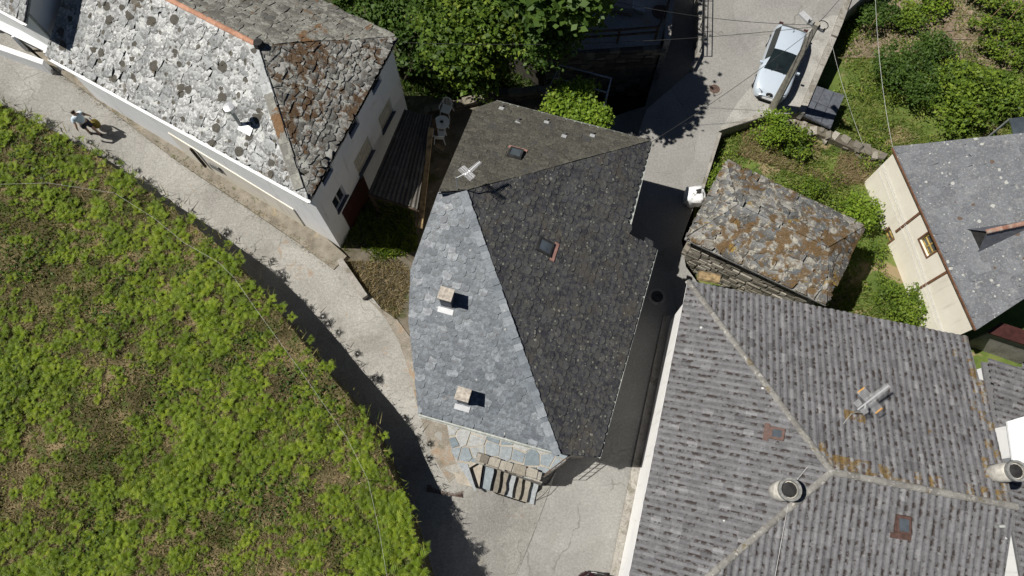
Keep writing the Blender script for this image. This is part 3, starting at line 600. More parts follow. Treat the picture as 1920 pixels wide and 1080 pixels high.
# openings must not share grid rows badly: split the wall into storeys
zs = max(o[3] for o in opsL)+.06
wall_run(m, fSE, fNE, 0, zs, zs, opsL); wall_run(m, fSE, fNE, zs, zt, zt, opsS)
opW = [opn(fSW, fSE, 519, 376, .3, .7)]
wall_run(m, fSW, fSE, .5, zt, zt, opW); wall_run(m, fNE, fNW, -1, zt, zt); wall_run(m, fNW, fSW, 2, zt, zt)
m.build('wall', MAT['white_wall'], WH)
window(WH, fSE, fNE, opsL[0], MAT['frame_grey'], MAT['glass'], sill=MAT['sill_dark'], shut=MAT['shutter'])
window(WH, fSE, fNE, opsL[1], MAT['frame_grey'], MAT['glass'], sill=MAT['sill_dark'], shut=MAT['shutter'])
window(WH, fSE, fNE, opsL[2], MAT['frame_grey'], MAT['glass'], sill=MAT['sill_dark'])
for o in opsS: window(WH, fSE, fNE, o, MAT['sill_dark'], MAT['glass'], cross=False)
window(WH, fSW, fSE, opW[0], MAT['frame_grey'], MAT['glass'], cross=False)
dS = nrm(SE-SW); oS = np.array([dS[1], -dS[0], 0]); m = MB()
a, b = SW+dS*.2, SE+dS*.03
for k, (o_, z_) in enumerate(((.02, -.03), (.07, -.1), (.14, -.11), (.17, -.03))): pass
prof = [(-.02, .0), (-.02, -.1), (.11, -.1), (.13, .03), (.105, .03), (.09, -.075), (0, -.075), (0, 0)]
V = [p+oS*x+ZA*(z-.02) for p in (a, b) for x, z in prof]; n_ = len(prof)
obj('gutter', V, [(i, (i+1) % n_, n_+(i+1) % n_, n_+i) for i in range(n_)]+[tuple(range(n_))[::-1], tuple(range(n_, 2*n_))], MAT['white_metal'], WH)
dE = nrm(NE-SE); oE = np.array([dE[1], -dE[0], 0])
V = [p+oE*x+ZA*(z-.02) for p in (SE, NE) for x, z in [(q[0]*.5, q[1]*.5) for q in prof]]
obj('eave_trim', V, [(i, (i+1) % n_, n_+(i+1) % n_, n_+i) for i in range(n_)]+[tuple(range(n_))[::-1], tuple(range(n_, 2*n_))], MAT['metal_dark'], WH)
c = pSW.hit(452, 236); top = c+ZA*1.0; m = MB(); m.tube([c-ZA*.1, top], .07, 10); fl = m.build('flue_pipe', MAT['zinc'], WH)
m = MB(); m.tube([top, top+ZA*.04, top+ZA*.2, top+ZA*.26], [.1, .2, .19, .03], 12); m.build('flue_cowl', MAT['alu'], fl)
q = MB(); q.box(c+pSW.n*.06-nrm(SE-SW)*-.25, nrm(SE-SW)*.28, np.cross(pSW.n, nrm(SE-SW))*.16, pSW.n*.03); q.build('flashing', MAT['alu'], fl)
# garage door in the dark under-storey, meter box and low plinth on the path side
u, z = wall_uv(fSE, fNE, 668, 420); q = MB(); D = np.array([*nrm(np.array(fNE)-fSE), 0]); N_ = np.array([D[1], -D[0], 0]); q.box(np.array([*(np.array(fSE)+D[:2]*1.9), 2.75])+N_*.03, D*.95, N_*.03, ZA*.95); q.build('door', MAT['red_paint'], WH)
D = np.array([*nrm(np.array(fSE)-fSW), 0]); N_ = np.array([D[1], -D[0], 0])
pl1 = np.array([*(np.array(fSW)+D[:2]*4.4), 4.4])+N_*.02; pl2 = np.array([*(np.array(fSW)+D[:2]*10.2), 3.3])+N_*.02
q = MB(); q.box((pl1+pl2)/2+ZA*-.1, (pl2-pl1)/2, N_*.025, ZA*.9); lw = q.build('low_wall', MAT['cream_wall'], base=(*((pl1+pl2)/2)[:2], 3.0)); tag(lw, 'low cream rendered plinth along the white house beside the path', 'wall')
c = pl1+(pl2-pl1)*.33+ZA*.1+N_*.07; q = MB(); q.box(c, D*.26, N_*.02, ZA*.24); q.build('hatch_cover', MAT['chim_grey'], base=c); tag(bpy.data.objects['hatch_cover'], 'small grey metal hatch on the rendered plinth', 'hatch')
c = pl1+(pl2-pl1)*.2+N_*.1; q = MB(); q.bar(c-ZA*.6, c+ZA*.9, .09, .08); tag(q.build('wood_post', MAT['wood_dark'], base=c), 'short dark upright timber against the rendered plinth', 'timber')

# ================================================================== NEIGHBOUR (top left corner)
K = P(103, 77, 7.2); kd = -dr; kn = nrm(NE-SE); kn = np.array([*kn[:2], 0]); T0 = 9.3
NB = thing('neighbour_house', 'taller white house at the upper left corner, slab roof and blank gable', 'house', (K[0]-3, K[1]+1, 4.5))
w_ = 7.6; a = K; b = K+kn*w_; m = MB(); zr = T0+2.3
m.add([(a[0], a[1], 3), (b[0], b[1], 3), (b[0], b[1], T0), (*((a+b)/2)[:2], zr), (a[0], a[1], T0)], [(0, 1, 2, 3, 4)])
far = K+dr*8; m.add([(far[0], far[1], 3), (a[0], a[1], 3), (a[0], a[1], T0), (far[0], far[1], T0)], [(0, 1, 2, 3)])
fb = b+dr*8; m.add([(b[0], b[1], 3), (fb[0], fb[1], 3), (fb[0], fb[1], T0), (b[0], b[1], T0)], [(0, 1, 2, 3)])
m.build('wall', MAT['white_wall'], NB)
ov = .5; r0 = np.array([*((a+b)/2)[:2], zr])-dr*.5+ZA*.12; r1 = r0+dr*8; s_ = (zr-T0)/(w_/2); ea = np.array([*a[:2], T0])-kn*ov-ZA*(s_*ov)+ZA*.12-dr*.5; eb = ea+dr*8; ec = np.array([*b[:2], T0])+kn*ov-ZA*(s_*ov)+ZA*.12-dr*.5; ed = ec+dr*8
m = MB()
for poly in ([eb, ea, r0, r1], [ec, ed, r1, r0]):
    V = [p-ZA*.03 for p in poly]+[p-ZA*.13 for p in poly]; m.add(V, [(0, 1, 2, 3), (7, 6, 5, 4)]+[(i, (i+1) % 4, 4+(i+1) % 4, 4+i) for i in range(4)], 0, .2)
rf = m.build('roof', MAT['chim_grey'], NB)
cover([dict(e0=eb, e1=ea, pl=Plane(ea, eb, r0), poly=[eb, ea, r0, r1], row=.36, w=.5, wj=.4, rj=.3, jx=.12, th=.022, roll=.03, mat=MAT['slab_white'])], rf, 'slab', 120, 'slab')
V = [p-kn*x+ZA*(z-.03) for p in (eb, ea) for x, z in prof]
obj('gutter', V, [(i, (i+1) % n_, n_+(i+1) % n_, n_+i) for i in range(n_)]+[tuple(range(n_))[::-1], tuple(range(n_, 2*n_))], MAT['white_metal'], NB)
q = MB(); q.tube([np.array([*a[:2], T0])-kn*.08-dr*.12-ZA*.1, np.array([*a[:2], 7.3])-kn*.08-dr*.12], .05, 8); q.build('downpipe', MAT['zinc'], NB)
# white lean-to porch in front of it
c0, c1, c2, c3 = P(-40, 20, 6.2), P(96, 84, 6.2), P(86, 97, 5.95), P(-40, 36, 5.95)
LP = thing('porch_canopy', 'white slatted lean-to canopy below the upper left house', 'canopy', (*((c0+c2)/2)[:2], 4.8))
for i in range(6):
    t0, t1 = i/6, (i+.93)/6; V = [c0+(c3-c0)*t0, c1+(c2-c1)*t0, c1+(c2-c1)*t1, c0+(c3-c0)*t1]; V = V+[v-ZA*.04 for v in V]
    obj('board', V, [(3, 2, 1, 0), (4, 5, 6, 7), (0, 1, 5, 4), (1, 2, 6, 5), (2, 3, 7, 6), (3, 0, 4, 7)], MAT['white_metal'], LP)
for t in (.05, .5, .97): p = c3+(c2-c3)*t; m = MB(); m.bar(p-ZA*.05, np.array([p[0], p[1], 4.4]), .1); m.build('post', MAT['white_metal'], LP)
a, b = P(-40, 78, 5.6), P(86, 122, 5.15); m = MB(); m.box((a+b)/2-ZA*.4, (b-a)/2, np.array([0, .12, 0]), ZA*.6); tag(m.build('parapet_wall', MAT['white_wall'], base=(*((a+b)/2)[:2], 4.6)), 'white parapet wall at the path edge in the upper left', 'wall')

# ================================================================== SLATE HOUSE (centre)
e = 4.7; S0, S1, A = P(785, 775, e), P(1050, 850, e), P(875, 358, 8.0); pS = Plane(S0, S1, A); zE = 3.9
E1, E2 = P(1122, 858, zE), P(1230, 467, zE); pEa = Plane(E1, S1, A); B = pEa.hit(1220, 265); Cn = pEa.hit(1175, 441); E1, E2 = pEa.hit(1122, 858), pEa.hit(1230, 467)
NA = P(930, 190, B[2]); pNo = Plane(B, NA, A); W1, W2, W3 = pS.hit(766, 600), pS.hit(770, 505), pS.hit(822, 360)
W3n = pNo.hit(822, 360); W4 = pNo.hit(888, 205)
SH = thing('slate_house', 'central house with fish-scale slate roof, one face pale blue grey', 'house', (.5, 8.5, 0))
m = MB(); faces = [([S0, S1, A, W3, W2, W1], pS), ([S1, E1, E2, Cn, B, A], pEa), ([B, NA, W4, W3n, A], pNo)]
for poly, pl in faces:
    poly = [np.array(p) for p in poly]; k = len(poly); V = [p-ZA*.07 for p in poly]+[p-ZA*.17 for p in poly]
    m.add(V, [tuple(range(k)), tuple(range(2*k-1, k-1, -1))]+[(i, (i+1) % k, k+(i+1) % k, k+i) for i in range(k)], 0, .2)
roofS = m.build('roof', MAT['chim_grey'], SH)
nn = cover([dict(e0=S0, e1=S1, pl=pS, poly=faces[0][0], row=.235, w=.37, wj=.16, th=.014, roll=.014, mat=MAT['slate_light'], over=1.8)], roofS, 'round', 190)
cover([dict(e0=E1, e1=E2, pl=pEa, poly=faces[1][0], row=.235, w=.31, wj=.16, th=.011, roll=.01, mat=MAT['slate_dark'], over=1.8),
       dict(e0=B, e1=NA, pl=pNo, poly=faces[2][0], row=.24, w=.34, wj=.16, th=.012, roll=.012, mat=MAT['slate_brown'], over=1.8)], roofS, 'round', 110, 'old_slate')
def roofz(x, y): return min(pS.z(x, y), pEa.z(x, y), pNo.z(x, y))
hull = [S0, S1, E1, E2, Cn, B, NA, W4, W3, W2, W1]; fp = offset([h[:2] for h in hull], .32); m = MB()
for i in range(len(fp)):
    a, b = np.array(fp[i]), np.array(fp[(i+1) % len(fp)]); k = max(1, int(np.linalg.norm(b-a)/.6))
    for t in range(k):
        p, q = a+(b-a)*t/k, a+(b-a)*(t+1)/k; zp, zq = roofz(*p)-.14, roofz(*q)-.14
        m.add([(*p, -1.5), (*q, -1.5), (*q, zq), (*p, zp)], [(0, 1, 2, 3)])
m.build('wall', MAT['grey_wall'], SH)
def gutter(name, a, b, parent, mat, r=.055, z=-.06):
    a, b = np.array(a), np.array(b); d = nrm(b-a); o = np.array([d[1], -d[0], 0]); V = []
    for p in (a, b):
        for rr in (r, r*.8):
            for t in np.linspace(math.pi, 2*math.pi, 7): V.append(p+o*(math.cos(t)*rr+r*.6)+ZA*(math.sin(t)*rr+z+.03))
    Fc = []
    for i in range(6): Fc += [(i, i+1, 15+i, 14+i), (7+i+1, 7+i, 21+i, 21+i+1)]
    Fc += [(0, 14, 21, 7), (6, 13, 27, 20)]; return obj(name, V, Fc, mat, parent)
gutter('gutter', S0, S1, SH, MAT['zinc'], .075); gutter('gutter', E1, E2, SH, MAT['zinc'], .05); gutter('gutter', Cn, B, SH, MAT['zinc'], .05); gutter('gutter', B, NA, SH, MAT['zinc'], .05)
for (p0, p1, pl, mt) in ((A, S1, pS, 'slate_light'),):
    L_ = np.linalg.norm(p1-p0); d = (p1-p0)/L_; o_ = np.cross(pl.n, d); inn = np.mean(faces[0][0] if pl is pS else faces[1][0], 0)-p0; o_ = o_ if o_@inn < 0 else -o_; k = int(L_/.24)
    for i in range(k):
        c = p0+d*((i+.5)*L_/k)+pl.n*.07; w2 = random.uniform(.12, .17); ex = random.uniform(.01, .045); V = [c-d*w2-o_*.26, c+d*w2-o_*.26, c+d*w2*.95+o_*ex*.6, c+d*w2*.4+o_*ex, c-d*w2*.4+o_*ex*random.uniform(.7, 1), c-d*w2*.95+o_*ex*.5]; rl = random.uniform(-.02, .025); V = [v+pl.n*(rl+.018*(i % 2)) for v in V]
        obj('ridge_slate', V+[v-pl.n*.016 for v in V], [(0, 1, 2, 3, 4, 5), (11, 10, 9, 8, 7, 6)]+[(j+6, (j+1) % 6+6, (j+1) % 6, j) for j in range(6)], MAT[mt if mt == 'slate_light' or random.random() < .45 else 'slate_brown'], roofS, rnd=random.random(), edge=0.)
def chimney(parent, base, d, wx, wy, h, mbody, mcap, cap=.05):
    d = nrm(np.array([d[0], d[1], 0])); o = np.array([-d[1], d[0], 0]); q = MB(); q.box(base+ZA*(h/2-.2), d*wx/2, o*wy/2, ZA*(h/2+.2)); ch = q.build('chimney', mbody, parent)
    q = MB(); q.box(base+ZA*(h+.04), d*(wx/2+cap), o*(wy/2+cap), ZA*.04); q.build('cap', mcap, ch); return ch
for px, py in ((840, 566), (871, 748)):
    c = pS.hit(px, py); chimney(SH, c, S1-S0, .4, .36, .8, MAT['sill_dark'], MAT['brick'])
    d = nrm(S1-S0); v = np.cross(pS.n, d); q = MB(); q.box(c-v*.32+pS.n*.06, d*.28, v*.1, pS.n*.012); q.build('flashing', MAT['alu'], SH)
def skylight(parent, c, d, v, n, w_, l_, frame, tilt=.0, flash=None, name='skylight', drop=1):
    q = MB(); hw, hl = w_/2, l_/2
    v2 = nrm(v+n*-tilt) if tilt else v; c2 = c+n*.1+(n*(l_*tilt*.5) if tilt else 0)
    for s in (-1, 1): q.box(c+d*s*hw+n*.05, d*.03, v*(hl+.03), n*.06); q.box(c+v*s*hl+n*.05, d*(hw-.03), v*.03, n*.058)
    f = q.build(name, frame, parent); n2 = nrm(np.cross(d, v2)); n2 = n2 if n2[2] > 0 else -n2
    q = MB()
    for s in (-1, 1): q.box(c2+d*s*(hw-.02), d*.035, v2*hl, n2*.022); q.box(c2+v2*s*(hl-.03), d*(hw-.055), v2*.035, n2*.021)
    q.build('sash', frame, f)
    q = MB(); q.box(c2, d*(hw-.05), v2*(hl-.06), n2*.008); q.build('pane', MAT['pale_glass'], f)
    if flash: q = MB(); q.box(c-v*(hl+.13)*drop+n*.055, d*(hw+.12), v*.09, n*.012); q.build('flashing', flash, f)
    return f
dE_ = nrm(E2-E1); vE = np.cross(pEa.n, dE_); vE = vE if vE[2] > 0 else -vE
skylight(SH, pEa.hit(1020, 463), dE_, vE, pEa.n, .5, .62, MAT['metal_dark'], 0, MAT['pink'])
dN = nrm(NA-B); vN = np.cross(pNo.n, dN); vN = vN if vN[2] > 0 else -vN
skylight(SH, pNo.hit(966, 291), dN, vN, pNo.n, .5, .55, MAT['metal_dark'], .1, MAT['pink'])
for px, py in ((941, 203), (972, 228), (1025, 229), (1058, 255), (1111, 254)):
    c = pNo.hit(px, py); q = MB(); q.box(c+pNo.n*.05-vN*-.1, dN*.1, vN*.1, pNo.n*.012); hk = q.build('roof_hook', MAT['alu'], SH)
    q = MB(); q.bar(c+pNo.n*.05-vN*.02, c+pNo.n*.16-vN*.1, .05); q.build('hook_arm', MAT['metal_dark'], hk)

# terrace, parapet, stair and railing at its foot
tz = 1.95; tpx = [(836, 786), (848, 850), (868, 884), (905, 862), (1004, 896), (1018, 893), (1062, 862), (1082, 838), (1060, 800), (840, 740)]
tp = ccw([tuple(P(x, y, tz)[:2]) for x, y in tpx]); TE = thing('terrace', 'flagstone terrace below the slate house eave', 'terrace', (*np.mean(tp, 0), 0))
m = MB(); m.prism(tp, -.5, tz-.03); m.build('base', MAT['mortar'], TE)
pts = []
xs = [p[0] for p in tp]; ys = [p[1] for p in tp]; tries = 0
while len(pts) < 46 and tries < 9000:
    tries += 1; q = (random.uniform(min(xs), max(xs)), random.uniform(min(ys), max(ys)))
    if inside(q, tp) and all(np.hypot(q[0]-p[0], q[1]-p[1]) > .42 for p in pts): pts.append(q)
hullT = [tp[i] for i in range(len(tp))]
for q in pts:
    cell = [(q[0]-1.2, q[1]-1.2), (q[0]+1.2, q[1]-1.2), (q[0]+1.2, q[1]+1.2), (q[0]-1.2, q[1]+1.2)]
    for p in pts:
        if p is q: continue
        mx, my = (p[0]+q[0])/2, (p[1]+q[1])/2; dx, dy = nrm(np.array([p[0]-q[0], p[1]-q[1]])); mx -= dx*.028; my -= dy*.028
        cell = clip(cell, (mx, my), (mx-dy, my+dx))
        if len(cell) < 3: break
    for i in range(len(tp)):
        a, b = tp[i], tp[(i+1) % len(tp)]
        if len(cell) > 2 and all((b[0]-a[0])*(r[1]-a[1])-(b[1]-a[1])*(r[0]-a[0]) > -.25 for r in tp): cell = clip(cell, a, b)
    if len(cell) > 2 and q[0] > P(880, 850, tz)[0]:
        a, b = P(893, 856, tz), P(1016, 893, tz); u_ = nrm(np.array([-(b-a)[1], (b-a)[0]])); a = a[:2]-u_*.22; b = b[:2]-u_*.22; cell = clip(cell, tuple(a), tuple(b))
    if len(cell) > 2 and abs(area2(cell)) > .05:
        cell = [(x+(random.random()-.5)*.05, y+(random.random()-.5)*.05) for x, y in cell]; m = MB(); m.prism(ccw(cell), tz-.06, tz+random.uniform(-.005, .012)); m.build('flagstone', MAT['flag'], TE)
W_ = [P(893, 856, 2.25), P(950, 874, 2.25), P(1016, 893, 2.25)]
stone_wall('parapet_wall', 'low mossy stone parapet between terrace and steps', W_, .5, .38, .42, MAT['stone'], MAT['grey_wall'])
m = MB(); a, b = P(896, 862, 1.7), P(1018, 900, 1.7); m.box((a+b)/2-ZA*1.0, (b-a)/2, nrm(np.cross(b-a, ZA))*.12, ZA*1.0); tag(m.build('stair_wall', MAT['grey_wall'], base=(*((a+b)/2)[:2], 0)), 'rendered wall under the parapet beside the steps', 'wall')
ST = thing('stone_steps', 'flight of seven rough stone steps below the terrace', 'steps', (*P(950, 910, .2)[:2], 0))
za = 1.72
lq = [P(845, 868, za), P(905, 870, za), P(898, 916, za), P(858, 906, za)]; m = MB(); m.prism(ccw([(p[0], p[1]) for p in lq]), 0, za); m.build('landing', MAT['mortar'], ST)
for i in range(7):
    z = za-.205*(i+1); t0, t1 = i/7.0, (i+1)/7.0
    def ln(t, top): a_, b_ = ((908, 868), (1006, 902)) if top else ((901, 914), (995, 945)); return P(a_[0]+(b_[0]-a_[0])*t, a_[1]+(b_[1]-a_[1])*t, z)
    L_, R_ = [], []
    for k in range(5):
        s = k/4; L_.append(ln(t0, 1)*(1-s)+ln(t0, 0)*s); R_.append(ln(t1+.045, 1)*(1-s)+ln(t1+.045, 0)*s+np.array([random.uniform(-.03, .03), 0, 0]))
    poly = [tuple(p[:2]) for p in L_]+[tuple(p[:2]) for p in R_[::-1]]; m = MB(); m.prism(ccw(poly), max(-.3, z-.2), z); m.build('step', MAT['stone'] if i % 3 else MAT['flag'], ST)
RA = thing('railing', 'thin dark iron railing on the terrace edge above the street', 'railing', P(1050, 872, tz)); m = MB()
ra, rb = P(1020, 892, tz), P(1082, 845, tz)
for i in range(7): p = ra+(rb-ra)*i/6; q = MB(); q.bar(p, p+ZA*.95, .02); q.build('baluster', MAT['rust'], RA)
for h in (.45, .95): q = MB(); q.bar(ra+ZA*h, rb+ZA*h, .03); q.build('rail', MAT['rust'], RA)
q = MB(); q.tube([P(1012, 905, .9), P(1033, 910, .5), P(1022, 925, .4), P(1000, 942, .15)], .012, 6); tag(q.build('handrail', MAT['metal_dark'], base=P(1010, 925, .1)), 'bent thin iron handrail at the foot of the steps', 'handrail')

# ================================================================== TILED HOUSE (lower right)
e = 4.4; a0, c0 = P(1290, 527, e), P(1815, 632, e); b0 = P(1180, 1080, e); A2 = P(1560, 885, 6.45); pW = Plane(a0, b0, A2); pN2 = Plane(a0, c0, A2); R2 = pN2.hit(1905, 950); Q = pW.hit(1330, 1080); pS2 = Plane(A2, R2, Q)
b3 = A2+(Q-A2)*((e-A2[2])/(Q-A2)[2]); rs = pS2.hit(1885, 1080)-R2; Rs = R2+rs*((e-R2[2])/rs[2])
BH = thing('tiled_house', 'large house with grey concrete tile roof and whitewashed wall by the street', 'house', (10.5, 2.5, 0))
m = MB(); fcs = [([b3, a0, A2], pW), ([a0, c0, R2, A2], pN2), ([b3, A2, R2, Rs], pS2)]
for poly, pl in fcs:
    k = len(poly); V = [np.array(p)-ZA*.03 for p in poly]+[np.array(p)-ZA*.16 for p in poly]; up_ = np.cross(V[1]-V[0], V[2]-V[1])[2] > 0; f0 = tuple(range(k)) if up_ else tuple(range(k))[::-1]
    m.add(V, [f0, tuple(i+k for i in f0)[::-1]]+[(i, (i+1) % k, k+(i+1) % k, k+i) for i in range(k)], 0, .2)
roofB = m.build('roof', MAT['tile'], BH); TW, TR = .235, .36
RD = nrm(R2-A2); AE = pN2.hit(1600, 770); VE_ = nrm(R2-c0)
def mossy(p):
    d1 = np.linalg.norm(np.cross(p-A2, RD)); d2 = np.linalg.norm(p-AE); d3 = np.linalg.norm(np.cross(p-c0, VE_)); r = random.random()
    return MAT['tile_moss'] if d1 < .3+.75*r*r or d2 < .15+.25*r or d3 < .6*r*r or (np.linalg.norm(p-A2) < .6+.5*r) else MAT['tile']
cover([dict(e0=b3, e1=a0, pl=pW, poly=fcs[0][0], row=TR, w=TW, wj=0, mat=MAT['tile']), dict(e0=a0, e1=c0, pl=pN2, poly=fcs[1][0], row=TR, w=TW, wj=0, mat=MAT['tile'], matf=mossy), dict(e0=b3, e1=Rs, pl=pS2, poly=fcs[2][0], row=TR, w=TW, wj=0, mat=MAT['tile'])], roofB, 'tile', 230, 'tile')
for p, q in ((a0, A2), (b3, A2), (A2, R2)): ridge_caps(p, q, roofB, MAT['ridge_cap'], .12, .4)
hull = [a0, c0, R2, Rs, b3]; fpB = offset([h[:2] for h in (a0, c0, Rs, b3)], .28); m = MB()
for i in range(4):
    a, b = np.array(fpB[i]), np.array(fpB[(i+1) % 4]); k = max(1, int(np.linalg.norm(b-a)/.8))
    for t in range(k):
        p, q = a+(b-a)*t/k, a+(b-a)*(t+1)/k; f = lambda x: min(pW.z(*x), pN2.z(*x), pS2.z(*x))-.17
        m.add([(*p, -2.5), (*q, -2.5), (*q, f(q)), (*p, f(p))], [(0, 1, 2, 3)])
m.build('wall', MAT['white_wall'], BH)
gutter('gutter', b3, a0, BH, MAT['white_metal'], .05); gutter('gutter', a0, c0, BH, MAT['white_metal'], .045)
# footing kerb along the street
m = MB(); d = nrm((a0-b3)*np.array([1, 1, 0])); o = np.array([d[1], -d[0], 0]); o = o if o[0] < 0 else -o; s0 = np.array([*b3[:2], 0])-o*.28; s1 = np.array([*a0[:2], 0])-o*.28
m.box((s0+s1)/2+o*.17+ZA*.02, (s1-s0)/2, o*.17, ZA*.12); tag(m.build('kerb', MAT['grey_wall'], base=(*((s0+s1)/2)[:2], 0)), 'narrow concrete footing along the whitewashed street wall', 'kerb')
def round_chimney(parent, c, h, body, rr=.36):
    q = MB(); q.tube([c-ZA*.5, c+ZA*h*.55, c+ZA*h*.8, c+ZA*h], [rr*1.02, rr, rr*.95, rr*.86], 16); ch = q.build('chimney', body, parent, True)
    q = MB(); V = []; n = 18
    for z_, r_ in ((h-.04, rr*1.08), (h+.1, rr*1.08), (h+.1, rr*.84), (h-.02, rr*.8)):
        V += [c+np.array([math.cos(t)*r_, math.sin(t)*r_, z_]) for t in np.linspace(0, 2*math.pi, n, endpoint=False)]
    q.add(V, [(k*n+i, k*n+(i+1) % n, (k+1)*n+(i+1) % n, (k+1)*n+i) for k in range(3) for i in range(n)]); q.build('rim', MAT['chim_grey'], ch)
    q = MB(); q.tube([c+ZA*(h-.03), c+ZA*(h+.0), c+ZA*(h+.06)], [rr*.8, rr*.72, rr*.2], 12); q.build('mesh_cover', MAT['black_and_shade'], ch); return ch
round_chimney(BH, pW.hit(1462, 921), .85, MAT['chim_white'], .34); round_chimney(BH, pN2.hit(1866, 888), 1.0, MAT['chim_white'], .31)
def slope(pl, d): v = np.cross(pl.n, d); return v if v[2] > 0 else -v
dW = nrm(a0-b3); dS2 = nrm(Rs-b3); skylight(BH, pW.hit(1457, 814), dW, slope(pW, dW), pW.n, .36, .42, MAT['brown_metal'], 0, MAT['brown_metal'])
skylight(BH, pS2.hit(1690, 982), dS2, slope(pS2, dS2), pS2.n, .42, .52, MAT['brown_metal'], .28, MAT['brown_metal'])
c = pS2.hit(1868, 987); q = MB(); q.tube([c, c+ZA*.2, c+ZA*.24+np.array([.12, 0, 0])], .05, 8); q.build('vent_pipe', MAT['zinc'], BH)

# ================================================================== STONE BARN
bz = 2.3; bp = [P(1362, 300, bz), P(1284, 447, bz), P(1550, 572, bz), P(1621, 424, bz)]
def slope_plane(a, b, deg):              # eave a->b with the building on its left
    d = nrm((b-a)*np.array([1, 1, 0])); n = np.array([-d[1], d[0], 0]); return Plane(a, b, (a+b)/2+n*math.cos(math.radians(deg))+ZA*math.sin(math.radians(deg)))
def meet(*pl): return np.linalg.solve(np.array([p.n for p in pl]), np.array([p.n@p.o for p in pl]))
bW, bS, bE, bN = slope_plane(bp[0], bp[1], 33), slope_plane(bp[1], bp[2], 22), slope_plane(bp[2], bp[3], 36), slope_plane(bp[3], bp[0], 20)
rw_, re_ = meet(bW, bS, bN), meet(bE, bS, bN)
SB = thing('stone_barn', 'small stone barn with rust and grey lichen covered slab roof', 'barn', (*np.mean([p[:2] for p in bp], 0), -.9)); m = MB(); fb = [([bp[0], bp[1], rw_], bW), ([bp[1], bp[2], re_, rw_], bS), ([bp[2], bp[3], re_], bE), ([bp[3], bp[0], rw_, re_], bN)]
for poly, pl in fb:
    k = len(poly); V = [np.array(p)-ZA*.07 for p in poly]+[np.array(p)-ZA*.16 for p in poly]; m.add(V, [tuple(range(k)), tuple(range(2*k-1, k-1, -1))]+[(i, (i+1) % k, k+(i+1) % k, k+i) for i in range(k)], 0, .2)
roofBn = m.build('roof', MAT['chim_grey'], SB)
cover([dict(e0=p[0], e1=p[1], pl=pl, poly=p, row=.32, w=.44, wj=.6, rj=.4, jx=.2, th=.021, roll=.03, mat=MAT['slab_barn']) for p, pl in fb], roofBn, 'slab', 300, 'slab')
fpb = offset([p[:2] for p in bp], .42); fpb = [np.array([*p, bz-.12]) for p in fpb]
stone_wall('', '', [fpb[i] for i in range(4)]+[fpb[0]], 3.1, .4, .42, MAT['stone'], MAT['grey_wall'], parent=SB, limit=280)
q = MB(); c = P(1328, 512, .9); q.tube([c-np.array([.45, .1, 0]), c+np.array([.45, -.3, 0])], .22, 10); tag(q.build('log_end', MAT['wood'], base=c), 'short thick weathered log by the barn wall', 'log')

# ================================================================== CREAM HOUSE (right)
cz = 2.25; ca, cb = P(1675, 275, cz), P(1832, 618, cz); pC = slope_plane(ca, cb, 19); CH = thing('cream_house', 'cream rendered house with brown timber strips and lichen spotted grey roof', 'house', (*cb[:2]+np.array([2, 4]), -2))
poly = [ca, cb, pC.hit(2080, 455), pC.hit(2080, 233)]; k = 4; m = MB(); m.add([p-ZA*.03 for p in poly]+[p-ZA*.13 for p in poly], [(0, 1, 2, 3), (7, 6, 5, 4)]+[(i, (i+1) % k, k+(i+1) % k, k+i) for i in range(k)], 0, .2)
roofC = m.build('roof', MAT['sheet_roof'], CH)
cover([dict(e0=ca, e1=cb, pl=pC, poly=poly, row=.5, w=.55, wj=.2, rj=.1, jx=.03, th=.006, roll=.004, mat=MAT['sheet_roof'])], roofC, 'slab', 220, 'slate')
d = nrm((cb-ca)*np.array([1, 1, 0])); o = np.array([-d[1], d[0], 0]); wa, wb = (ca+o*.2+d*.12)[:2], (cb+o*.2-d*.12)[:2]; fa, fb_ = poly[3][:2]+d[:2]*.25, poly[2][:2]-d[:2]*.2; m = MB()
ops = [opn(wa, wb, 1665, 443, .55, .8), opn(wa, wb, 1743, 457, .85, 1.0)]; ops = [(o_[0], o_[1], o_[2], min(o_[3], cz-.12)) for o_ in ops]
wall_run(m, wa, wb, -2.6, cz-.08, cz-.08, ops); zt = pC.z(*fa)
wall_run(m, wb, fb_, -2.6, cz-.08, pC.z(*fb_)-.13); wall_run(m, fa, wa, -2.6, pC.z(*fa)-.13, cz-.08); m.build('wall', MAT['cream_wall'], CH)
for o_ in ops:
    f = window(CH, wa, wb, o_, MAT['wood_yellow'] if o_ is ops[1] else MAT['wood_brown'], MAT['pale_glass'], shut=None)
    D = np.array([*nrm(np.array(wb)-wa), 0]); N_ = np.array([-D[1], D[0], 0]); c = np.array([*(np.array(wa)+D[:2]*(o_[0]+o_[1])/2), 0]); q = MB()
    for s in (0.33, .66): q.box(c+N_*.1+ZA*(o_[2]+(o_[3]-o_[2])*s), D*((o_[1]-o_[0])/2-.06), N_*.025, ZA*.025)
    q.build('glazing_bar', MAT['wood_yellow'], f)
    q = MB(); hw = (o_[1]-o_[0])/2; 
    for s in (-1, 1): q.box(c-N_*.02+D*s*(hw+.03)+ZA*(o_[2]+o_[3])/2, D*.03, N_*.025, ZA*((o_[3]-o_[2])/2))
    q.box(c-N_*.02+ZA*(o_[2]-.03), D*(hw+.06), N_*.026, ZA*.03); q.build('casing', MAT['wood_brown'], f)
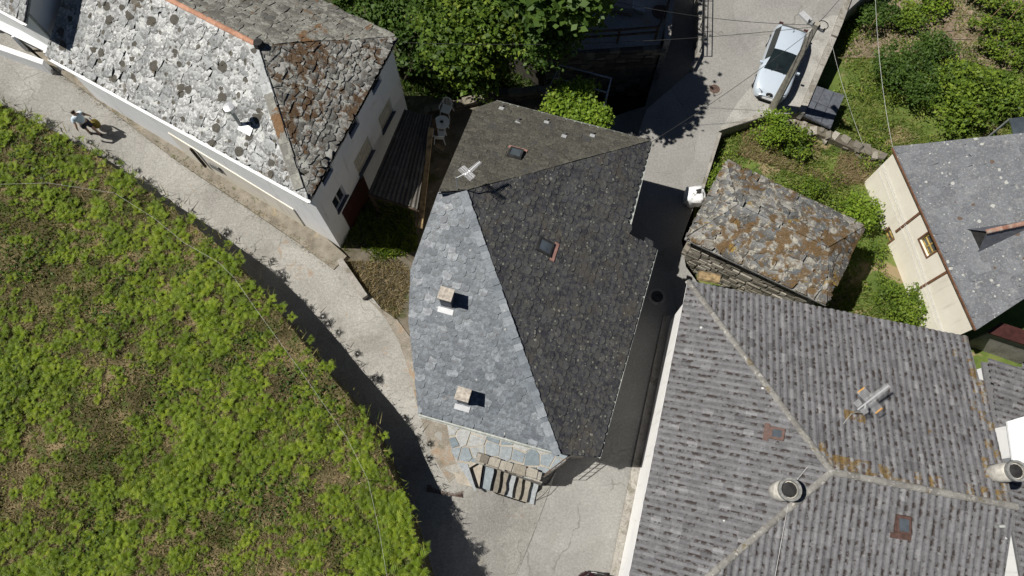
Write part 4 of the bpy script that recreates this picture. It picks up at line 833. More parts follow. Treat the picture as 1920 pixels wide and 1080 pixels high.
for (x0, y0), (x1, y1) in (((1680, 432), (1727, 401)), ((1728, 541), (1778, 506))):
    u0, z0 = wall_uv(wa, wb, x0, y0); u1, z1 = wall_uv(wa, wb, x1, y1); D = np.array([*nrm(np.array(wb)-wa), 0]); N_ = np.array([-D[1], D[0], 0]); u = (u0+u1)/2; c = np.array([*(np.array(wa)+D[:2]*u), 0]); q = MB(); q.box(c-N_*.03+ZA*(z0+cz-.1)/2, D*.05, N_*.03, ZA*(cz-.1-z0)/2); q.build('timber_strip', MAT['wood_brown'], CH)
q = MB(); q.bar(ca+d*.02-ZA*.1, cb-ZA*.1, .06, .1); q.build('fascia', MAT['wood_brown'], CH)
for k_, off in enumerate((.0, .14, .5)):
    p0 = np.array([*wa, 0])+d*.1-o*.05; p1 = np.array([*wb, 0])-o*.05; q = MB(); q.tube([p0+ZA*(.9-off), (p0+p1)/2+ZA*(.55-off*.8), p1+ZA*(-.1-off*.5)], .014, 5); q.build('wall_cable', MAT['cable_light'], CH)
dc = pC.hit(1822, 452); dv = slope(pC, nrm(cb-ca)); dh = nrm(dv*np.array([1, 1, 0])); du = nrm((cb-ca)*np.array([1, 1, 0])); hgt = 1.0; Ld = hgt/math.tan(math.radians(19))
r0 = dc+ZA*hgt; r1 = dc+dh*Ld*1.05+ZA*hgt; l0, l1 = dc-du*.55+ZA*.02, dc+du*.55+ZA*.02; m = MB(); up = pC.n
e_l, e_r = l0+dv*(Ld*.98), l1+dv*(Ld*.98)
m.add([l0, r0, r1, l0+dv*2.0], [(0, 1, 2), (0, 2, 3)], 0, .3); m.add([l1, l1+dv*2.0, r1, r0], [(0, 1, 2), (0, 2, 3)], 0, .5); dm = m.build('dormer', MAT['sill_dark'], CH)
m = MB(); m.add([l0+dh*.1, l1+dh*.1, r0+dh*.1], [(0, 1, 2)]); m.build('opening_shade', MAT['black_and_shade'], dm); ridge_caps(r0, r1, dm, MAT['old_terracotta'], .1, .3)  # black triangle painted as the shade inside the open dormer front
# glass or sheet roof corner at the frame edge
v0 = [P(1893, 222, 3.2), P(1990, 212, 3.2), P(1990, 250, 2.9), P(1901, 252, 2.9)]; m = MB(); m.add(v0+[v-ZA*.05 for v in v0], [(3, 2, 1, 0), (4, 5, 6, 7), (0, 1, 5, 4), (1, 2, 6, 5), (2, 3, 7, 6), (3, 0, 4, 7)]); t = thing('glazed_roof', 'blue grey glazed lean-to roof at the right edge', 'roof', (*v0[3][:2], -1.5)); m.build('sheet', MAT['pale_glass'], t)
for v in (v0[0], v0[3]): m = MB(); m.bar(v+np.array([.05, 0, -.05]), np.array([v[0]+.05, v[1], -1.6]), .08); m.build('post', MAT['metal'], t)

# lower roofs squeezed at the right edge
def simple_roof(name, label, pts, mat, wallmat, zb, rows=None, piece='slab'):
    c = np.mean(pts, 0); t = thing(name, label, 'outbuilding', (c[0], c[1], zb)); k = len(pts); m = MB(); pts = [np.array(p) for p in pts]
    if np.cross(pts[1]-pts[0], pts[2]-pts[1])[2] < 0: pts = pts[::-1]
    m.add([p-ZA*.03 for p in pts]+[p-ZA*.12 for p in pts], [tuple(range(k)), tuple(range(2*k-1, k-1, -1))]+[(i, (i+1) % k, k+(i+1) % k, k+i) for i in range(k)], 0, .4); r = m.build('roof', mat, t)
    m = MB(); f = offset([p[:2] for p in pts], .15); pl = Plane(*pts[:3])
    for i in range(k): a, b = f[i], f[(i+1) % k]; m.add([(*a, zb), (*b, zb), (*b, pl.z(*b)-.12), (*a, pl.z(*a)-.12)], [(0, 1, 2, 3)])
    m.build('wall', wallmat, t); return t, r, pts
z1, z2 = 3.4, 3.0
pts = [P(1842, 678, z1), P(1925, 1140, z1), P(2060, 1140, z2), P(2060, 708, z2)]; t, r, pp = simple_roof('side_annex', 'lower grey tiled annex roof beside the tiled house', pts, MAT['tile'], MAT['white_wall'], -2)
pl = Plane(*pts[:3]); cover([dict(e0=pts[3], e1=pts[2], pl=pl, poly=pts, row=TR, w=TW, wj=0, mat=MAT['tile'])], r, 'tile', 60, 'tile')
pts = [P(1890, 790, 4.6), P(1900, 862, 4.6), P(2040, 900, 4.6), P(2040, 745, 4.6)]; simple_roof('white_outbuilding', 'flat bright white roof at the right edge by the round chimney', pts, MAT['white_metal'], MAT['white_wall'], 2)
pts = [P(1850, 622, .6), P(1878, 604, .9), P(1990, 640, .9), P(1990, 668, .6)]; simple_roof('red_shed', 'dark red shed roof in the shade under the cream house', pts, MAT['red_paint'], MAT['grey_wall'], -2)
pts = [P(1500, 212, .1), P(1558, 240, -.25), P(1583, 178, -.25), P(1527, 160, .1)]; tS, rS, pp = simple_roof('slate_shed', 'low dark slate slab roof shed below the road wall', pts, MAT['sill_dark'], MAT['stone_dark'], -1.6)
for s in range(3):
    for r_ in range(2):
        f = lambda a, b: pts[0]*(1-a)*(1-b)+pts[1]*a*(1-b)+pts[2]*a*b+pts[3]*(1-a)*b; g = .006
        V = [f(s/3+g, r_/2+g), f((s+1)/3-g, r_/2+g), f((s+1)/3-g+random.uniform(-.02, .02), (r_+1)/2-g), f(s/3+g, (r_+1)/2-g)]; V = [v+ZA*(.005+.012*(2-s)) for v in V]; obj('slab', V+[v-ZA*.03 for v in V], [(0, 1, 2, 3), (7, 6, 5, 4), (0, 4, 5, 1), (1, 5, 6, 2), (2, 6, 7, 3), (3, 7, 4, 0)], MAT['sill_dark'], rS, rnd=random.random())
# corrugated shed between white house and slate house
pts = [P(690, 362, 4.0), P(758, 205, 4.0), P(812, 218, 3.6), P(782, 392, 3.6)]; a, b, c_, d_ = pts; CS = thing('corrugated_shed', 'shaded lean-to with corrugated roof against the white house', 'shed', (*np.mean(pts, 0)[:2], 1.6))
n = 11
for i in range(n):
    V = []; 
    for s in range(7):
        t = (i+s/6)/n; p, q = a+(d_-a)*t, b+(c_-b)*t; h = .035*math.sin(s/6*2*math.pi); V += [p+ZA*h, q+ZA*h]
    V2 = [v-ZA*.012 for v in V]; obj('corrugated_sheet', V+V2, [(2*s, 2*s+2, 2*s+3, 2*s+1) for s in range(6)]+[(14+2*s+1, 14+2*s+3, 14+2*s+2, 14+2*s) for s in range(6)], MAT['corr'], CS, rnd=random.random())
for p in (a*.97+b*.03, d_, c_): m = MB(); m.bar(p-ZA*.1, np.array([p[0], p[1], 1.2]), .12); m.build('post', MAT['wood_dark'], CS)
m = MB(); m.bar(d_-ZA*.1, a-ZA*.1, .1); m.build('rafter', MAT['wood_dark'], CS)
q = MB(); q.bar(P(788, 428, 2.6), P(808, 240, 3.95), .2, .16); bm = q.build('timber_beam', MAT['wood'], base=P(797, 335, 1.9)); tag(bm, 'long pale timber beam along the corrugated shed', 'beam')
q = MB(); q.bar(P(783, 425, 2.55), P(786, 390, 2.7), .2, .14); tag(q.build('timber_block', MAT['wood'], base=P(784, 410, 2.4)), 'short pale timber offcut at the foot of the beam', 'timber')

# ================================================================== WALLS, FENCES
def line(pts): return [np.array(p, float) for p in pts]
stone_wall('dry_stone_wall', 'tumbled dry stone wall crossing the grass below the road', [GARDEN.at(x, y)+ZA*.45 for x, y in ((1448, 218), (1500, 243), (1545, 258), (1600, 282), (1650, 300))], .6, .55, .42, MAT['stone'], MAT['stone_dark'], rough=1.0)
stone_wall('retaining_wall', 'stone retaining wall in shade-darkened colour below the upper terrace', [P(1030, 99, 1.3), P(1120, 92, 1.3), P(1238, 86, 1.3)], 3.6, .4, .55, MAT['stone_dark'], MAT['stone_dark'], limit=200)
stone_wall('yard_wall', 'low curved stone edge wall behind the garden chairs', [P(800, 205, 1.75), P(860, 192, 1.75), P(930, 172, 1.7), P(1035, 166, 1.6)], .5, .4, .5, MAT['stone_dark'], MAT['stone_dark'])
m = MB(); a, b = P(636, 486, 2.55), P(684, 556, 2.4); m.box((a+b)/2-ZA*.3, (b-a)/2, nrm(np.cross(b-a, ZA))*.13, ZA*.3); tag(m.build('path_kerb', MAT['grey_wall'], base=(*((a+b)/2)[:2], 2.0)), 'low rough concrete kerb wall between path and weedy yard', 'kerb')
# parapet on the road edge above the garden
for i, (p0, p1, lab) in enumerate((((1502, 212), (1562, 72), 'rough concrete parapet on the road edge above the slate shed'), ((1564, 68), (1612, -60), 'rough parapet at the top of the road beyond the utility pole'))):
    a, b = P(*p0, .12), P(*p1, .12); m = MB(); N8 = 8
    for k in range(N8): p, q = a+(b-a)*k/N8, a+(b-a)*(k+1)/N8; m.box((p+q)/2-ZA*.2, (q-p)/2*.99, nrm(np.cross(b-a, ZA))*(.14+.03*random.random()), ZA*(.26+.04*random.random()))
    tag(m.build('parapet', MAT['grey_wall'], base=(*((a+b)/2)[:2], -.1)), lab, 'wall')
a, b = P(1350, 242, -.03), P(1442, 212, -.03)
m = MB(); m.box((a+b)/2-ZA*.1, (b-a)/2, nrm(np.cross(b-a, ZA))*.1, ZA*.16); tag(m.build('road_edge', MAT['grey_wall'], base=(*((a+b)/2)[:2], 0)), 'thin concrete kerb on the road edge above the grass', 'kerb')
a, b = P(1347, 248, -.03), P(1310, 365, -.03); m = MB(); m.box((a+b)/2-ZA*.12, (b-a)/2, nrm(np.cross(b-a, ZA))*.16, ZA*.14); tag(m.build('road_edge', MAT['grey_wall'], base=(*((a+b)/2)[:2], 0)), 'pale concrete road edging beside the white sack', 'kerb')
m = MB(); a, b, c = P(1315, -60, .35), P(1311, 100, .25), P(1298, 128, .2); [m.box((p+q)/2-ZA*.2, (q-p)/2, nrm(np.cross(q-p, ZA))*.1, ZA*.3) for p, q in ((a, b), (b, c))]; tag(m.build('lane_kerb', MAT['concrete'], base=(*b[:2], -.1)), 'pale concrete kerb between the shaded lane and the road', 'kerb')
LR = thing('lane_railing', 'dark tube railing along the pale kerb of the lane', 'railing', P(1312, 50, .3))
for t in (0, .36, .72, 1): p = a+(b-a)*t; q = MB(); q.bar(p, p+ZA*.9, .045); q.build('post', MAT['metal_dark'], LR)
for h in (.5, .9): q = MB(); q.bar(a+ZA*h, b+ZA*h, .035); q.build('rail', MAT['metal_dark'], LR)
a, b = P(1250, 82, 1.5), P(1262, -60, 1.5); m = MB(); m.box((a+b)/2-ZA*1.3, (b-a)/2, nrm(np.cross(b-a, ZA))*.14, ZA*1.55); tag(m.build('terrace_side_wall', MAT['grey_wall'], base=(*((a+b)/2)[:2], -1.5)), 'rendered side wall of the upper terrace above the lane', 'wall')
FE = thing('wooden_fence', 'dark wooden post and rail fence on the shaded upper terrace', 'fence', P(1150, 80, 1.3))
fpx = [(1055, 88), (1087, 84), (1157, 80), (1228, 74), (1246, 30), (1256, -20)]; fpp = [P(x, y, 1.3) for x, y in fpx]
for p in fpp: q = MB(); q.bar(p, p+ZA*1.0, .1); q.build('post', MAT['wood_dark'], FE)
for p, r in zip(fpp[:-1], fpp[1:]):
    for h in (.55, .92): q = MB(); q.bar(p+ZA*h, r+ZA*h, .06, .1); q.build('rail', MAT['wood_dark'], FE)
for (px, py, dx, dy, lab, mt) in ((1165, 23, .55, .12, 'pale plank lying on the shaded upper terrace', 'stone'), (1197, 17, .3, .25, 'small grey green crate on the upper terrace', 'zinc')):
    c = P(px, py, 1.35); q = MB(); q.box(c+ZA*.1, (dx, -.15, 0), (.04, dy, 0), (0, 0, .1)); tag(q.build('plank' if dx > .5 else 'crate', MAT[mt], base=c), lab, 'plank' if dx > .5 else 'crate')
c = P(1238, 22, 1.33); q = MB(); q.tube([c, c+ZA*.03, c+ZA*.035], [.42, .42, .38], 20); tag(q.build('round_mat', MAT['rust'], base=c), 'round brown disc on the sunny corner of the upper terrace', 'disc')
# house beyond the frame whose gable shades the top of the road
hx = [P(1290, -90, 0), P(1380, -20, 0)]
SHH = thing('roadside_house', 'house at the top of the road whose eave shades the asphalt', 'house', (*P(1350, -60, 0)[:2], 0)); c = P(1392, -38, 0); m = MB(); m.box(c+np.array([-1.8, 2.3, 2.2]), (1.7, 0, 0), (0, 2.2, 0), (0, 0, 2.2)); m.build('wall', MAT['stone'], SHH)
m = MB(); t0 = c+np.array([-1.8, 2.3, 4.4]); m.add([t0+(-2, -2.5, 0), t0+(2, -2.5, 0), t0+(2, 2.5, 0), t0+(-2, 2.5, 0), t0+(0, -2.5, 1.1), t0+(0, 2.5, 1.1)], [(0, 1, 4), (2, 3, 5), (1, 2, 5, 4), (3, 0, 4, 5), (3, 2, 1, 0)]); m.build('roof', MAT['slate_dark'], SHH)

# ================================================================== STREET THINGS
def manhole(px, py, z, r, lab, mat):
    c = P(px, py, z); t = thing('manhole', lab, 'manhole', c)
    q = MB(); q.tube([c-ZA*.02, c+ZA*.006], r*1.45, 24); q.build('collar', MAT['concrete'], t)
    q = MB(); q.tube([c-ZA*.02, c+ZA*.012], r, 24); q.build('lid', mat, t)
manhole(1340, 167, .012, .26, 'round rusty manhole cover on the sunny road near the car', MAT['rust']); manhole(1232, 556, .012, .27, 'round dark manhole cover in the shaded alley', MAT['metal_dark'])
ga, gb = PATH.at(800, 915)+ZA*.012, PATH.at(868, 927)+ZA*.012; gt = thing('drain_channel', 'rusty drain grating across the foot of the path', 'drain', (ga+gb)/2); d = nrm(gb-ga); o = nrm(np.cross(ZA, d))
for k in range(26): c = ga+(gb-ga)*((k+.5)/26); q = MB(); q.bar(c-o*.1, c+o*.1, .03, .03); q.build('bar', MAT['rust'], gt)
for s in (-1, 1): q = MB(); q.bar(ga+o*s*.115, gb+o*s*.115, .025, .035); q.build('frame', MAT['rust'], gt)
# utility pole
pb, ptop = P(1443, 213, -.6), P(1533, 44, 6.6); UPole = thing('utility_pole', 'tall concrete utility pole beside the parked silver car', 'pole', pb); ax = nrm(ptop-pb); x = nrm(np.cross(ax, ZA+np.array([.3, .4, 0]))); y = np.cross(x, ax)
V = [p+x*sx_*w1+y*sy_*w2 for p, w1, w2 in ((pb, .17, .2), (ptop, .09, .11)) for sx_, sy_ in ((-1, -1), (1, -1), (1, 1), (-1, 1))]
obj('shaft', V, [(3, 2, 1, 0), (4, 5, 6, 7), (0, 1, 5, 4), (1, 2, 6, 5), (2, 3, 7, 6), (3, 0, 4, 7)], MAT['pole'], UPole)
for k in range(9):
    t = .12+.09*k; c = pb+(ptop-pb)*t; w1 = .17-.08*t; w2 = .2-.09*t
    for sg in (-1, 1): q = MB(); q.box(c+x*sg*(w1+.002), x*.006, y*w2*.4, ax*.09); q.build('slot_shade', MAT['black_and_shade'], UPole)  # dark boxes on the shaft, painted shade in place of hollow slots
q = MB(); q.bar(ptop-ax*.25-x*.4, ptop-ax*.25+x*.4, .07); q.build('crossarm', MAT['metal'], UPole)
for k in (-.35, -.12, .12, .35): q = MB(); c = ptop-ax*.22+x*k; q.tube([c, c+ZA*.08, c+ZA*.16], [.03, .05, .03], 8); q.build('insulator', MAT['black_and_shade'], UPole)
V = [ptop+np.array([.22*math.cos(t)+.25, .22*math.sin(t), -.1]) for t in np.linspace(0, 6.2, 20)]; q = MB(); q.tube(V, .02, 6); q.build('cable_coil', MAT['cable'], UPole)
la = P(1510, 32, 6.4); q = MB(); q.tube([ptop-ax*.3, la+(ptop-la)*.3], .025, 6); q.build('lamp_arm', MAT['metal'], UPole)
d = nrm((la-ptop)*np.array([1, 1, 0])); o = np.array([-d[1], d[0], 0]); q = MB(); q.box(la, d*.27, o*.13, ZA*.045); lh = q.build('lamp_head', MAT['alu'], UPole); q = MB(); q.box(la-ZA*.05+d*.04, d*.18, o*.09, ZA*.012); q.build('lens', MAT['pale_glass'], lh)
def cable(a, b, sag, lab, mat='cable', r=.011):
    a, b = np.array(a), np.array(b); pts = [a+(b-a)*t-ZA*sag*4*t*(1-t) for t in np.linspace(0, 1, 15)]; q = MB(); q.tube(pts, r, 5); tag(q.build('overhead_cable', MAT[mat], base=a), lab, 'cable')
cable(ptop-ax*.2, NE+ZA*-.3, .5, 'black cable from the utility pole to the white house corner')
cable(ptop-ax*.3, B+ZA*-.1, .35, 'black cable from the utility pole down to the slate house corner')
cable(ptop-ax*.1, P(1150, 2, 7.2), .3, 'black cable from the pole over the upper terrace'); cable(ptop-ax*.1, P(1640, -80, 6.5), .2, 'cable leaving the pole towards the top of the road')
cable(P(1640, -40, 6), ca+ZA*-.05, .3, 'pale cable dropping over the garden to the cream house corner', 'cable_light', .009); cable(P(1556, 66, .5), P(1618, 270, .2), .2, 'thin pale wire beside the road parapet above the shed', 'cable_light', .006)
cable(P(1597, 775, pN2.hit(1597, 775)[2]+.12), P(1490, 905, pW.hit(1490, 905)[2]+.25), .0, 'pale aerial lead from the aerial over the hip to the round chimney', 'cable_light', .009)
cable(P(1478, 945, pW.hit(1478, 945)[2]+.12), P(1446, 1120, pS2.hit(1446, 1120)[2]+.12), .0, 'pale lead running down the tiles below the round chimney', 'cable_light', .009)
# aerials
def aerial(lab, base, z, p0, p1, n, wl, panels, mast_r=.02):
    t = thing('tv_aerial', lab, 'aerial', base); a, b = P(*p0, z), P(*p1, z); d = nrm(b-a); o = nrm(np.cross(ZA, d)); q = MB(); mid = a+(b-a)*.3; q.tube([base, np.array([base[0], base[1], z+.05])], mast_r, 8); q.build('mast', MAT['metal'], t)
    q = MB(); q.bar(a, b, .045, .045); q.build('boom', MAT['alu'], t); q = MB(); q.bar(np.array([base[0], base[1], z]), a+(b-a)*.25, .03); q.build('bracket', MAT['alu'], t)
    for k in range(n):
        c = a+(b-a)*(.32+.68*k/(n-1)); wl_ = wl*(1-.35*k/n)
        q = MB(); q.bar(c-o*wl_, c+o*wl_, .02, .015); q.build('element', MAT['alu'], t)
    for (s, e, c0, w_, mt) in panels:
        for k in range(7): h = (k/6-.5)*w_; c = a+(b-a)*c0+ZA*.03; q = MB(); q.bar(c+o*s+d*h, c+o*e+d*h, .011, .011); q.build('reflector_rod', MAT['alu'], t)
        for q_ in (s, e):
            if abs(q_) > .1 and mt: q = MB(); c = a+(b-a)*c0+ZA*.03+o*q_; q.bar(c-d*w_*.5, c+d*w_*.5, .028, .028); q.build('end_bar', MAT[mt], t)
ab = pN2.hit(1597, 776); aerial('orange tipped television aerial standing on the tiled roof', ab, ab[2]+.95, (1608, 768), (1666, 723), 14, .13, [(.08, .42, .38, .3, 'orange_plastic'), (-.42, -.08, .38, .3, 'orange_plastic'), (.05, .25, .1, .2, None), (-.25, -.05, .1, .2, None)])
ab = A+(W3-A)*.3+ZA*.05; aerial('white television aerial at the peak of the slate roof', ab, ab[2]+.9, (872, 328), (900, 304), 10, .09, [(-.3, .3, .08, .2, None), (-.28, .28, .2, .14, None)])

# cars
def car(name, lab, pos, head, paint, full=True):
    t = thing(name, lab, 'car', pos); head = nrm(np.array([head[0], head[1], 0])); lf = np.array([-head[1], head[0], 0])
    def wd(p): return np.array(pos)+head*p[0]+lf*p[1]+ZA*p[2]
    X = [-2.13, -2.08, -1.95, -1.75, -1.5, -1.2, -.8, -.4, 0, .22, .42, .65, .92, 1.1, 1.35, 1.6, 1.82, 1.98, 2.09, 2.16]
    ip = lambda x, a, b: float(np.interp(x, a, b))
    sec = []
    for x_ in X:
        yl = ip(x_, [-2.13, -2.0, -1.6, -.5, .8, 1.5, 1.9, 2.08, 2.16], [.62, .78, .86, .885, .885, .87, .79, .66, .46]); yb = yl*ip(x_, [-2.1, -1.5, .9, 2.1], [.9, .92, .92, .93])
        zb = ip(x_, [-2.13, -2.0, -1.4, 0, .95, 1.4, 1.85, 2.05, 2.16], [.62, .92, .97, .94, .9, .84, .73, .64, .5]); zr = ip(x_, [-2.1, -1.98, -1.75, -1.5, -1.2, -.5, 0, .22, .42, .65, .95], [.7, .97, 1.2, 1.36, 1.43, 1.46, 1.43, 1.38, 1.28, 1.13, .94])
        if x_ > .95 or zr < zb+.02: up_ = [(yb*.86, zb+.03), (yb*.5, zb+.055), (0, zb+.065)]
        else: yr = ip(x_, [-2, -1.6, -1.2, 0, .4, .95], [.64, .6, .585, .585, .62, .71]); up_ = [(yr, zr-.045), (yr*.55, zr-.01), (0, zr)]
        zl = ip(x_, [-2.13, -1.9, 1.9, 2.16], [.36, .2, .2, .3]); half = [(yl*.95, zl), (yl, .42), (yl*.995, min(.66, zb-.04)), (yb, zb)]+up_
        sec.append(half)
    V = []; ns = 13
    for x_, h in zip(X, sec): V += [wd((x_, -y_, z_)) for y_, z_ in h]+[wd((x_, y_, z_)) for y_, z_ in h[-2::-1]]
    body, glass = [], {'windscreen': [], 'rear_window': [], 'left_glass': [], 'right_glass': []}
    for i in range(len(X)-1):
        for j in range(ns-1):
            f = (i*ns+j, (i+1)*ns+j, (i+1)*ns+j+1, i*ns+j+1); xm = (X[i]+X[i+1])/2
            if 4 <= j <= 7 and .0 < xm < .93: glass['windscreen'].append(f)
            elif 4 <= j <= 7 and -1.98 < xm < -1.5: glass['rear_window'].append(f)
            elif j in (3, 8) and -1.55 < xm < .5 and not (-.45 < xm < -.39): glass['left_glass' if j == 8 else 'right_glass'].append(f)
            else: body.append(f)
    body += [tuple(range(ns))[::-1], tuple((len(X)-1)*ns+j for j in range(ns))]
    bo = obj('body', V, [f[::-1] for f in body], paint, t, smooth=True); VA = np.array(V)
    for nm, fs in glass.items():
        ids = sorted({i for f in fs for i in f}); mp = {i: k for k, i in enumerate(ids)}; obj({'left_glass': 'side_window', 'right_glass': 'side_window'}.get(nm, nm), VA[ids], [tuple(mp[i] for i in f)[::-1] for f in fs], CARGLASS, t, smooth=True)
    m = MB(); m.box(wd((0, 0, .32)), head*1.9, lf*.74, ZA*.1); m.build('underbody', MAT['black_and_shade'], t)
    for x_ in (-1.3, 1.28):
        for s in (-1, 1):
            m = MB(); m.tube([wd((x_, s*.68, .31)), wd((x_, s*.9, .31))], .31, 20); ty = m.build('wheel', MAT['cable'], t); m = MB(); m.tube([wd((x_, s*.88, .31)), wd((x_, s*.908, .31))], [.21, .19], 16); m.build('rim', MAT['alu'], ty)
    for s in (-1, 1):
        m = MB(); m.add([wd(p) for p in ((2.1, s*.36, .63), (1.86, s*.72, .715), (1.78, s*.77, .75), (1.94, s*.66, .735), (2.075, s*.36, .69), (2.13, s*.4, .55), (1.9, s*.775, .62))], [(0, 1, 2, 3, 4) if s > 0 else (4, 3, 2, 1, 0), (0, 5, 6, 1) if s > 0 else (1, 6, 5, 0)]); hl = m.build('headlight', MAT['lamp'], t); hl.location += Vector((0, 0, .02))
        m = MB(); c = wd((.62, s*.97, .93)); m.box(c-lf*s*.04, head*.05, lf*.07, ZA*.045); m.build('mirror', paint, t)
        m = MB(); m.box(wd((-2.02, s*.63, .84)), head*.05, lf*.1, ZA*.12); m.build('tail_light', MAT['red_paint'], t)
    m = MB(); m.tube([wd((2.09, 0, .655)), wd((2.16, 0, .645))], [.17, .15], 14); gr = m.build('grille', MAT['black_and_shade'], t)
    m = MB(); c = wd((2.165, 0, .65)); m.bar(c-lf*.05-ZA*.01, c+lf*.05+ZA*.02, .02); m.bar(c-lf*.04-ZA*.035, c+lf*.05-ZA*.01, .018); m.build('badge', MAT['alu'], gr)
    m = MB(); m.box(wd((2.17, 0, .4)), head*.012, lf*.26, ZA*.055); m.build('number_plate', MAT['white_metal'], t)
    m = MB(); m.box(wd((2.1, 0, .3)), head*.07, lf*.5, ZA*.06); m.build('air_intake', MAT['black_and_shade'], t)
    for s in (-.35, .25): m = MB(); m.bar(wd((.95, s, .97)), wd((.78, s+.5, 1.06)), .02); m.build('wiper', MAT['black_and_shade'], t)
    m = MB(); m.tube([wd((-1.2, 0, 1.43)), wd((-1.35, 0, 1.52))], .012, 6); m.build('aerial', MAT['black_and_shade'], t)
    for s in (-.5, .5): m = MB(); m.bar(wd((1.0, s*1.2, .955)), wd((2.0, s*.75, .735)), .012, .006); m.build('bonnet_crease', paint, t)
    return t
CARGLASS = glass_mat('car_glass', (.012, .018, .02), .04); MAT['lamp'] = plain('lamp_lens', (.12, .13, .14), .1, .3, .1)
def carpaint(nm, c):
    n = NT(nm, .28, .5); n.b.inputs['Metallic'].default_value = .1; n.b.inputs['Coat Weight'].default_value = .6; n.b.inputs['Coat Roughness'].default_value = .05; return n.out(n.mix(n.noise(3, 4), tuple(q*.94 for q in c), c))
f_, r_ = P(1441, 178, .3), P(1482, 62, .5); hd = nrm((f_-r_)*np.array([1, 1, 0])); cp = (P(1441, 180, .3)+P(1481, 62, .6))/2; cp[2] = 0.005
car('parked_car', 'silver hatchback parked beside the concrete utility pole', cp, hd, carpaint('silver_paint', (.5, .57, .65)))
cp = P(1104, 1186, 0); cp[2] = 0; car('dark_car', 'dark maroon car just entering the lower edge of the street', cp, (.18, 1), carpaint('maroon_paint', (.03, .012, .015)))

# white sack
c = P(1298, 376, 0); t = thing('white_sack', 'bulging white sack with black mark at the road edge by the barn', 'sack', c); V = []; n1, n2 = 14, 18
for i in range(n1):
    th = math.pi*i/(n1-1)
    for j in range(n2):
        ph = 2*math.pi*j/n2; sg = lambda v, e_: math.copysign(abs(v)**e_, v); r = 1+.09*math.sin(5*ph+2*th)+.07*math.sin(9*ph-3*th)+.05*math.sin(13*th+ph)
        V.append(c+np.array([sg(math.sin(th), .6)*sg(math.cos(ph), .55)*.46*r, sg(math.sin(th), .6)*sg(math.sin(ph), .55)*.42*r, .42+sg(math.cos(th), .6)*.42*r]))
obj('bag', V, [(i*n2+j, i*n2+(j+1) % n2, (i+1)*n2+(j+1) % n2, (i+1)*n2+j) for i in range(n1-1) for j in range(n2)][::1], MAT['white_plastic'], t, smooth=True)
q = MB(); q.box(c+np.array([.12, .05, .86]), (.13, .03, 0), (-.03, .1, .0), (0, 0, .02)); q.build('print', MAT['black_and_shade'], t)
for s in (-1, 1): q = MB(); q.tube([c+np.array([s*.3, -.25, .75]), c+np.array([s*.2, -.1, 1.0]), c+np.array([s*.28, .2, .8])], .02, 6); q.build('loop', MAT['white_plastic'], t)
# garden furniture
def chair(lab, c, ang):
    t = thing('garden_chair', lab, 'chair', c, 'white plastic chairs by the shed'); ca_, sa_ = math.cos(ang), math.sin(ang); f = np.array([ca_, sa_, 0]); l = np.array([-sa_, ca_, 0])
    q = MB(); q.box(c+ZA*.42, f*.22, l*.22, ZA*.015); q.build('seat', MAT['white_plastic'], t)
    for k in range(7): a_ = (k-3)/3; p = c-f*(.22-.06*a_*a_)+l*a_*.21+ZA*.43; q = MB(); q.bar(p, p-f*.12+ZA*(.42-.08*a_*a_)-l*a_*.0, .035, .02); q.build('back_slat', MAT['white_plastic'], t)
    pts = [c-f*(.35-.06*a_*a_)+l*a_*.22+ZA*(.86-.08*a_*a_) for a_ in np.linspace(-1, 1, 7)]; q = MB(); q.tube(pts, .022, 6); q.build('top_rail', MAT['white_plastic'], t)
    for s in (-1, 1):
        q = MB(); q.tube([c-f*.25+l*s*.24+ZA*.66, c+f*.1+l*s*.27+ZA*.66, c+f*.22+l*s*.25+ZA*.6], .022, 6); q.build('armrest', MAT['white_plastic'], t)
        for g in (-1, 1): q = MB(); q.bar(c+f*g*.2+l*s*.2+ZA*.42, c+f*g*.27+l*s*.26, .04, .03); q.build('leg', MAT['white_plastic'], t)
yc = lambda x, y: YARD.at(x, y)
chair('white plastic armchair on the far side of the round table', yc(838, 214), -1.9); chair('white plastic armchair on the near side of the round table', yc(826, 262), 1.5)
c = yc(831, 245); t = thing('garden_table', 'small round white plastic table between two chairs', 'table', c); q = MB(); q.tube([c+ZA*.69, c+ZA*.72], .36, 22); q.build('table_top', MAT['white_plastic'], t)
for k in range(4): a_ = k*1.57+.5; o = np.array([math.cos(a_), math.sin(a_), 0]); q = MB(); q.bar(c+o*.14+ZA*.69, c+o*.3, .045); q.build('leg', MAT['white_plastic'], t)
q = MB(); q.tube([c+ZA*.722, c+ZA*.76, c+ZA*.77], [.06, .08, .07], 10); tag(q.build('ashtray', MAT['black_and_shade'], base=c+ZA*.722), 'small dark ashtray on the round white table', 'ashtray')

# person
def skin(name, pts, edges, rad, mat, parent, root=0, sub=2):
    o0 = ORG[parent.name]; me = bpy.data.meshes.new(name); me.from_pydata([tuple(np.array(p)-o0) for p in pts], edges, []); o = bpy.data.objects.new(name, me); COL.objects.link(o); o.parent = parent; me.materials.append(mat)
    md = o.modifiers.new('skin', 'SKIN'); md.use_smooth_shade = True
    for i, r in enumerate(rad): me.skin_vertices[0].data[i].radius = (r, r) if not isinstance(r, tuple) else r
    me.skin_vertices[0].data[root].use_root = True; s = o.modifiers.new('sub', 'SUBSURF'); s.levels = 1; s.render_levels = sub; ORG[o.name] = o0; return o
pc = PATH.at(180, 252); fw = nrm((PATH.at(70, 150)-PATH.at(180, 252))*np.array([1, 1, 0])); lf = np.array([-fw[1], fw[0], 0]); PE = thing('person', 'person in pale blue t-shirt and dark shorts walking up the path with a bag', 'person', pc)
def Q(f, l, z): return pc+fw*f+lf*l+ZA*z
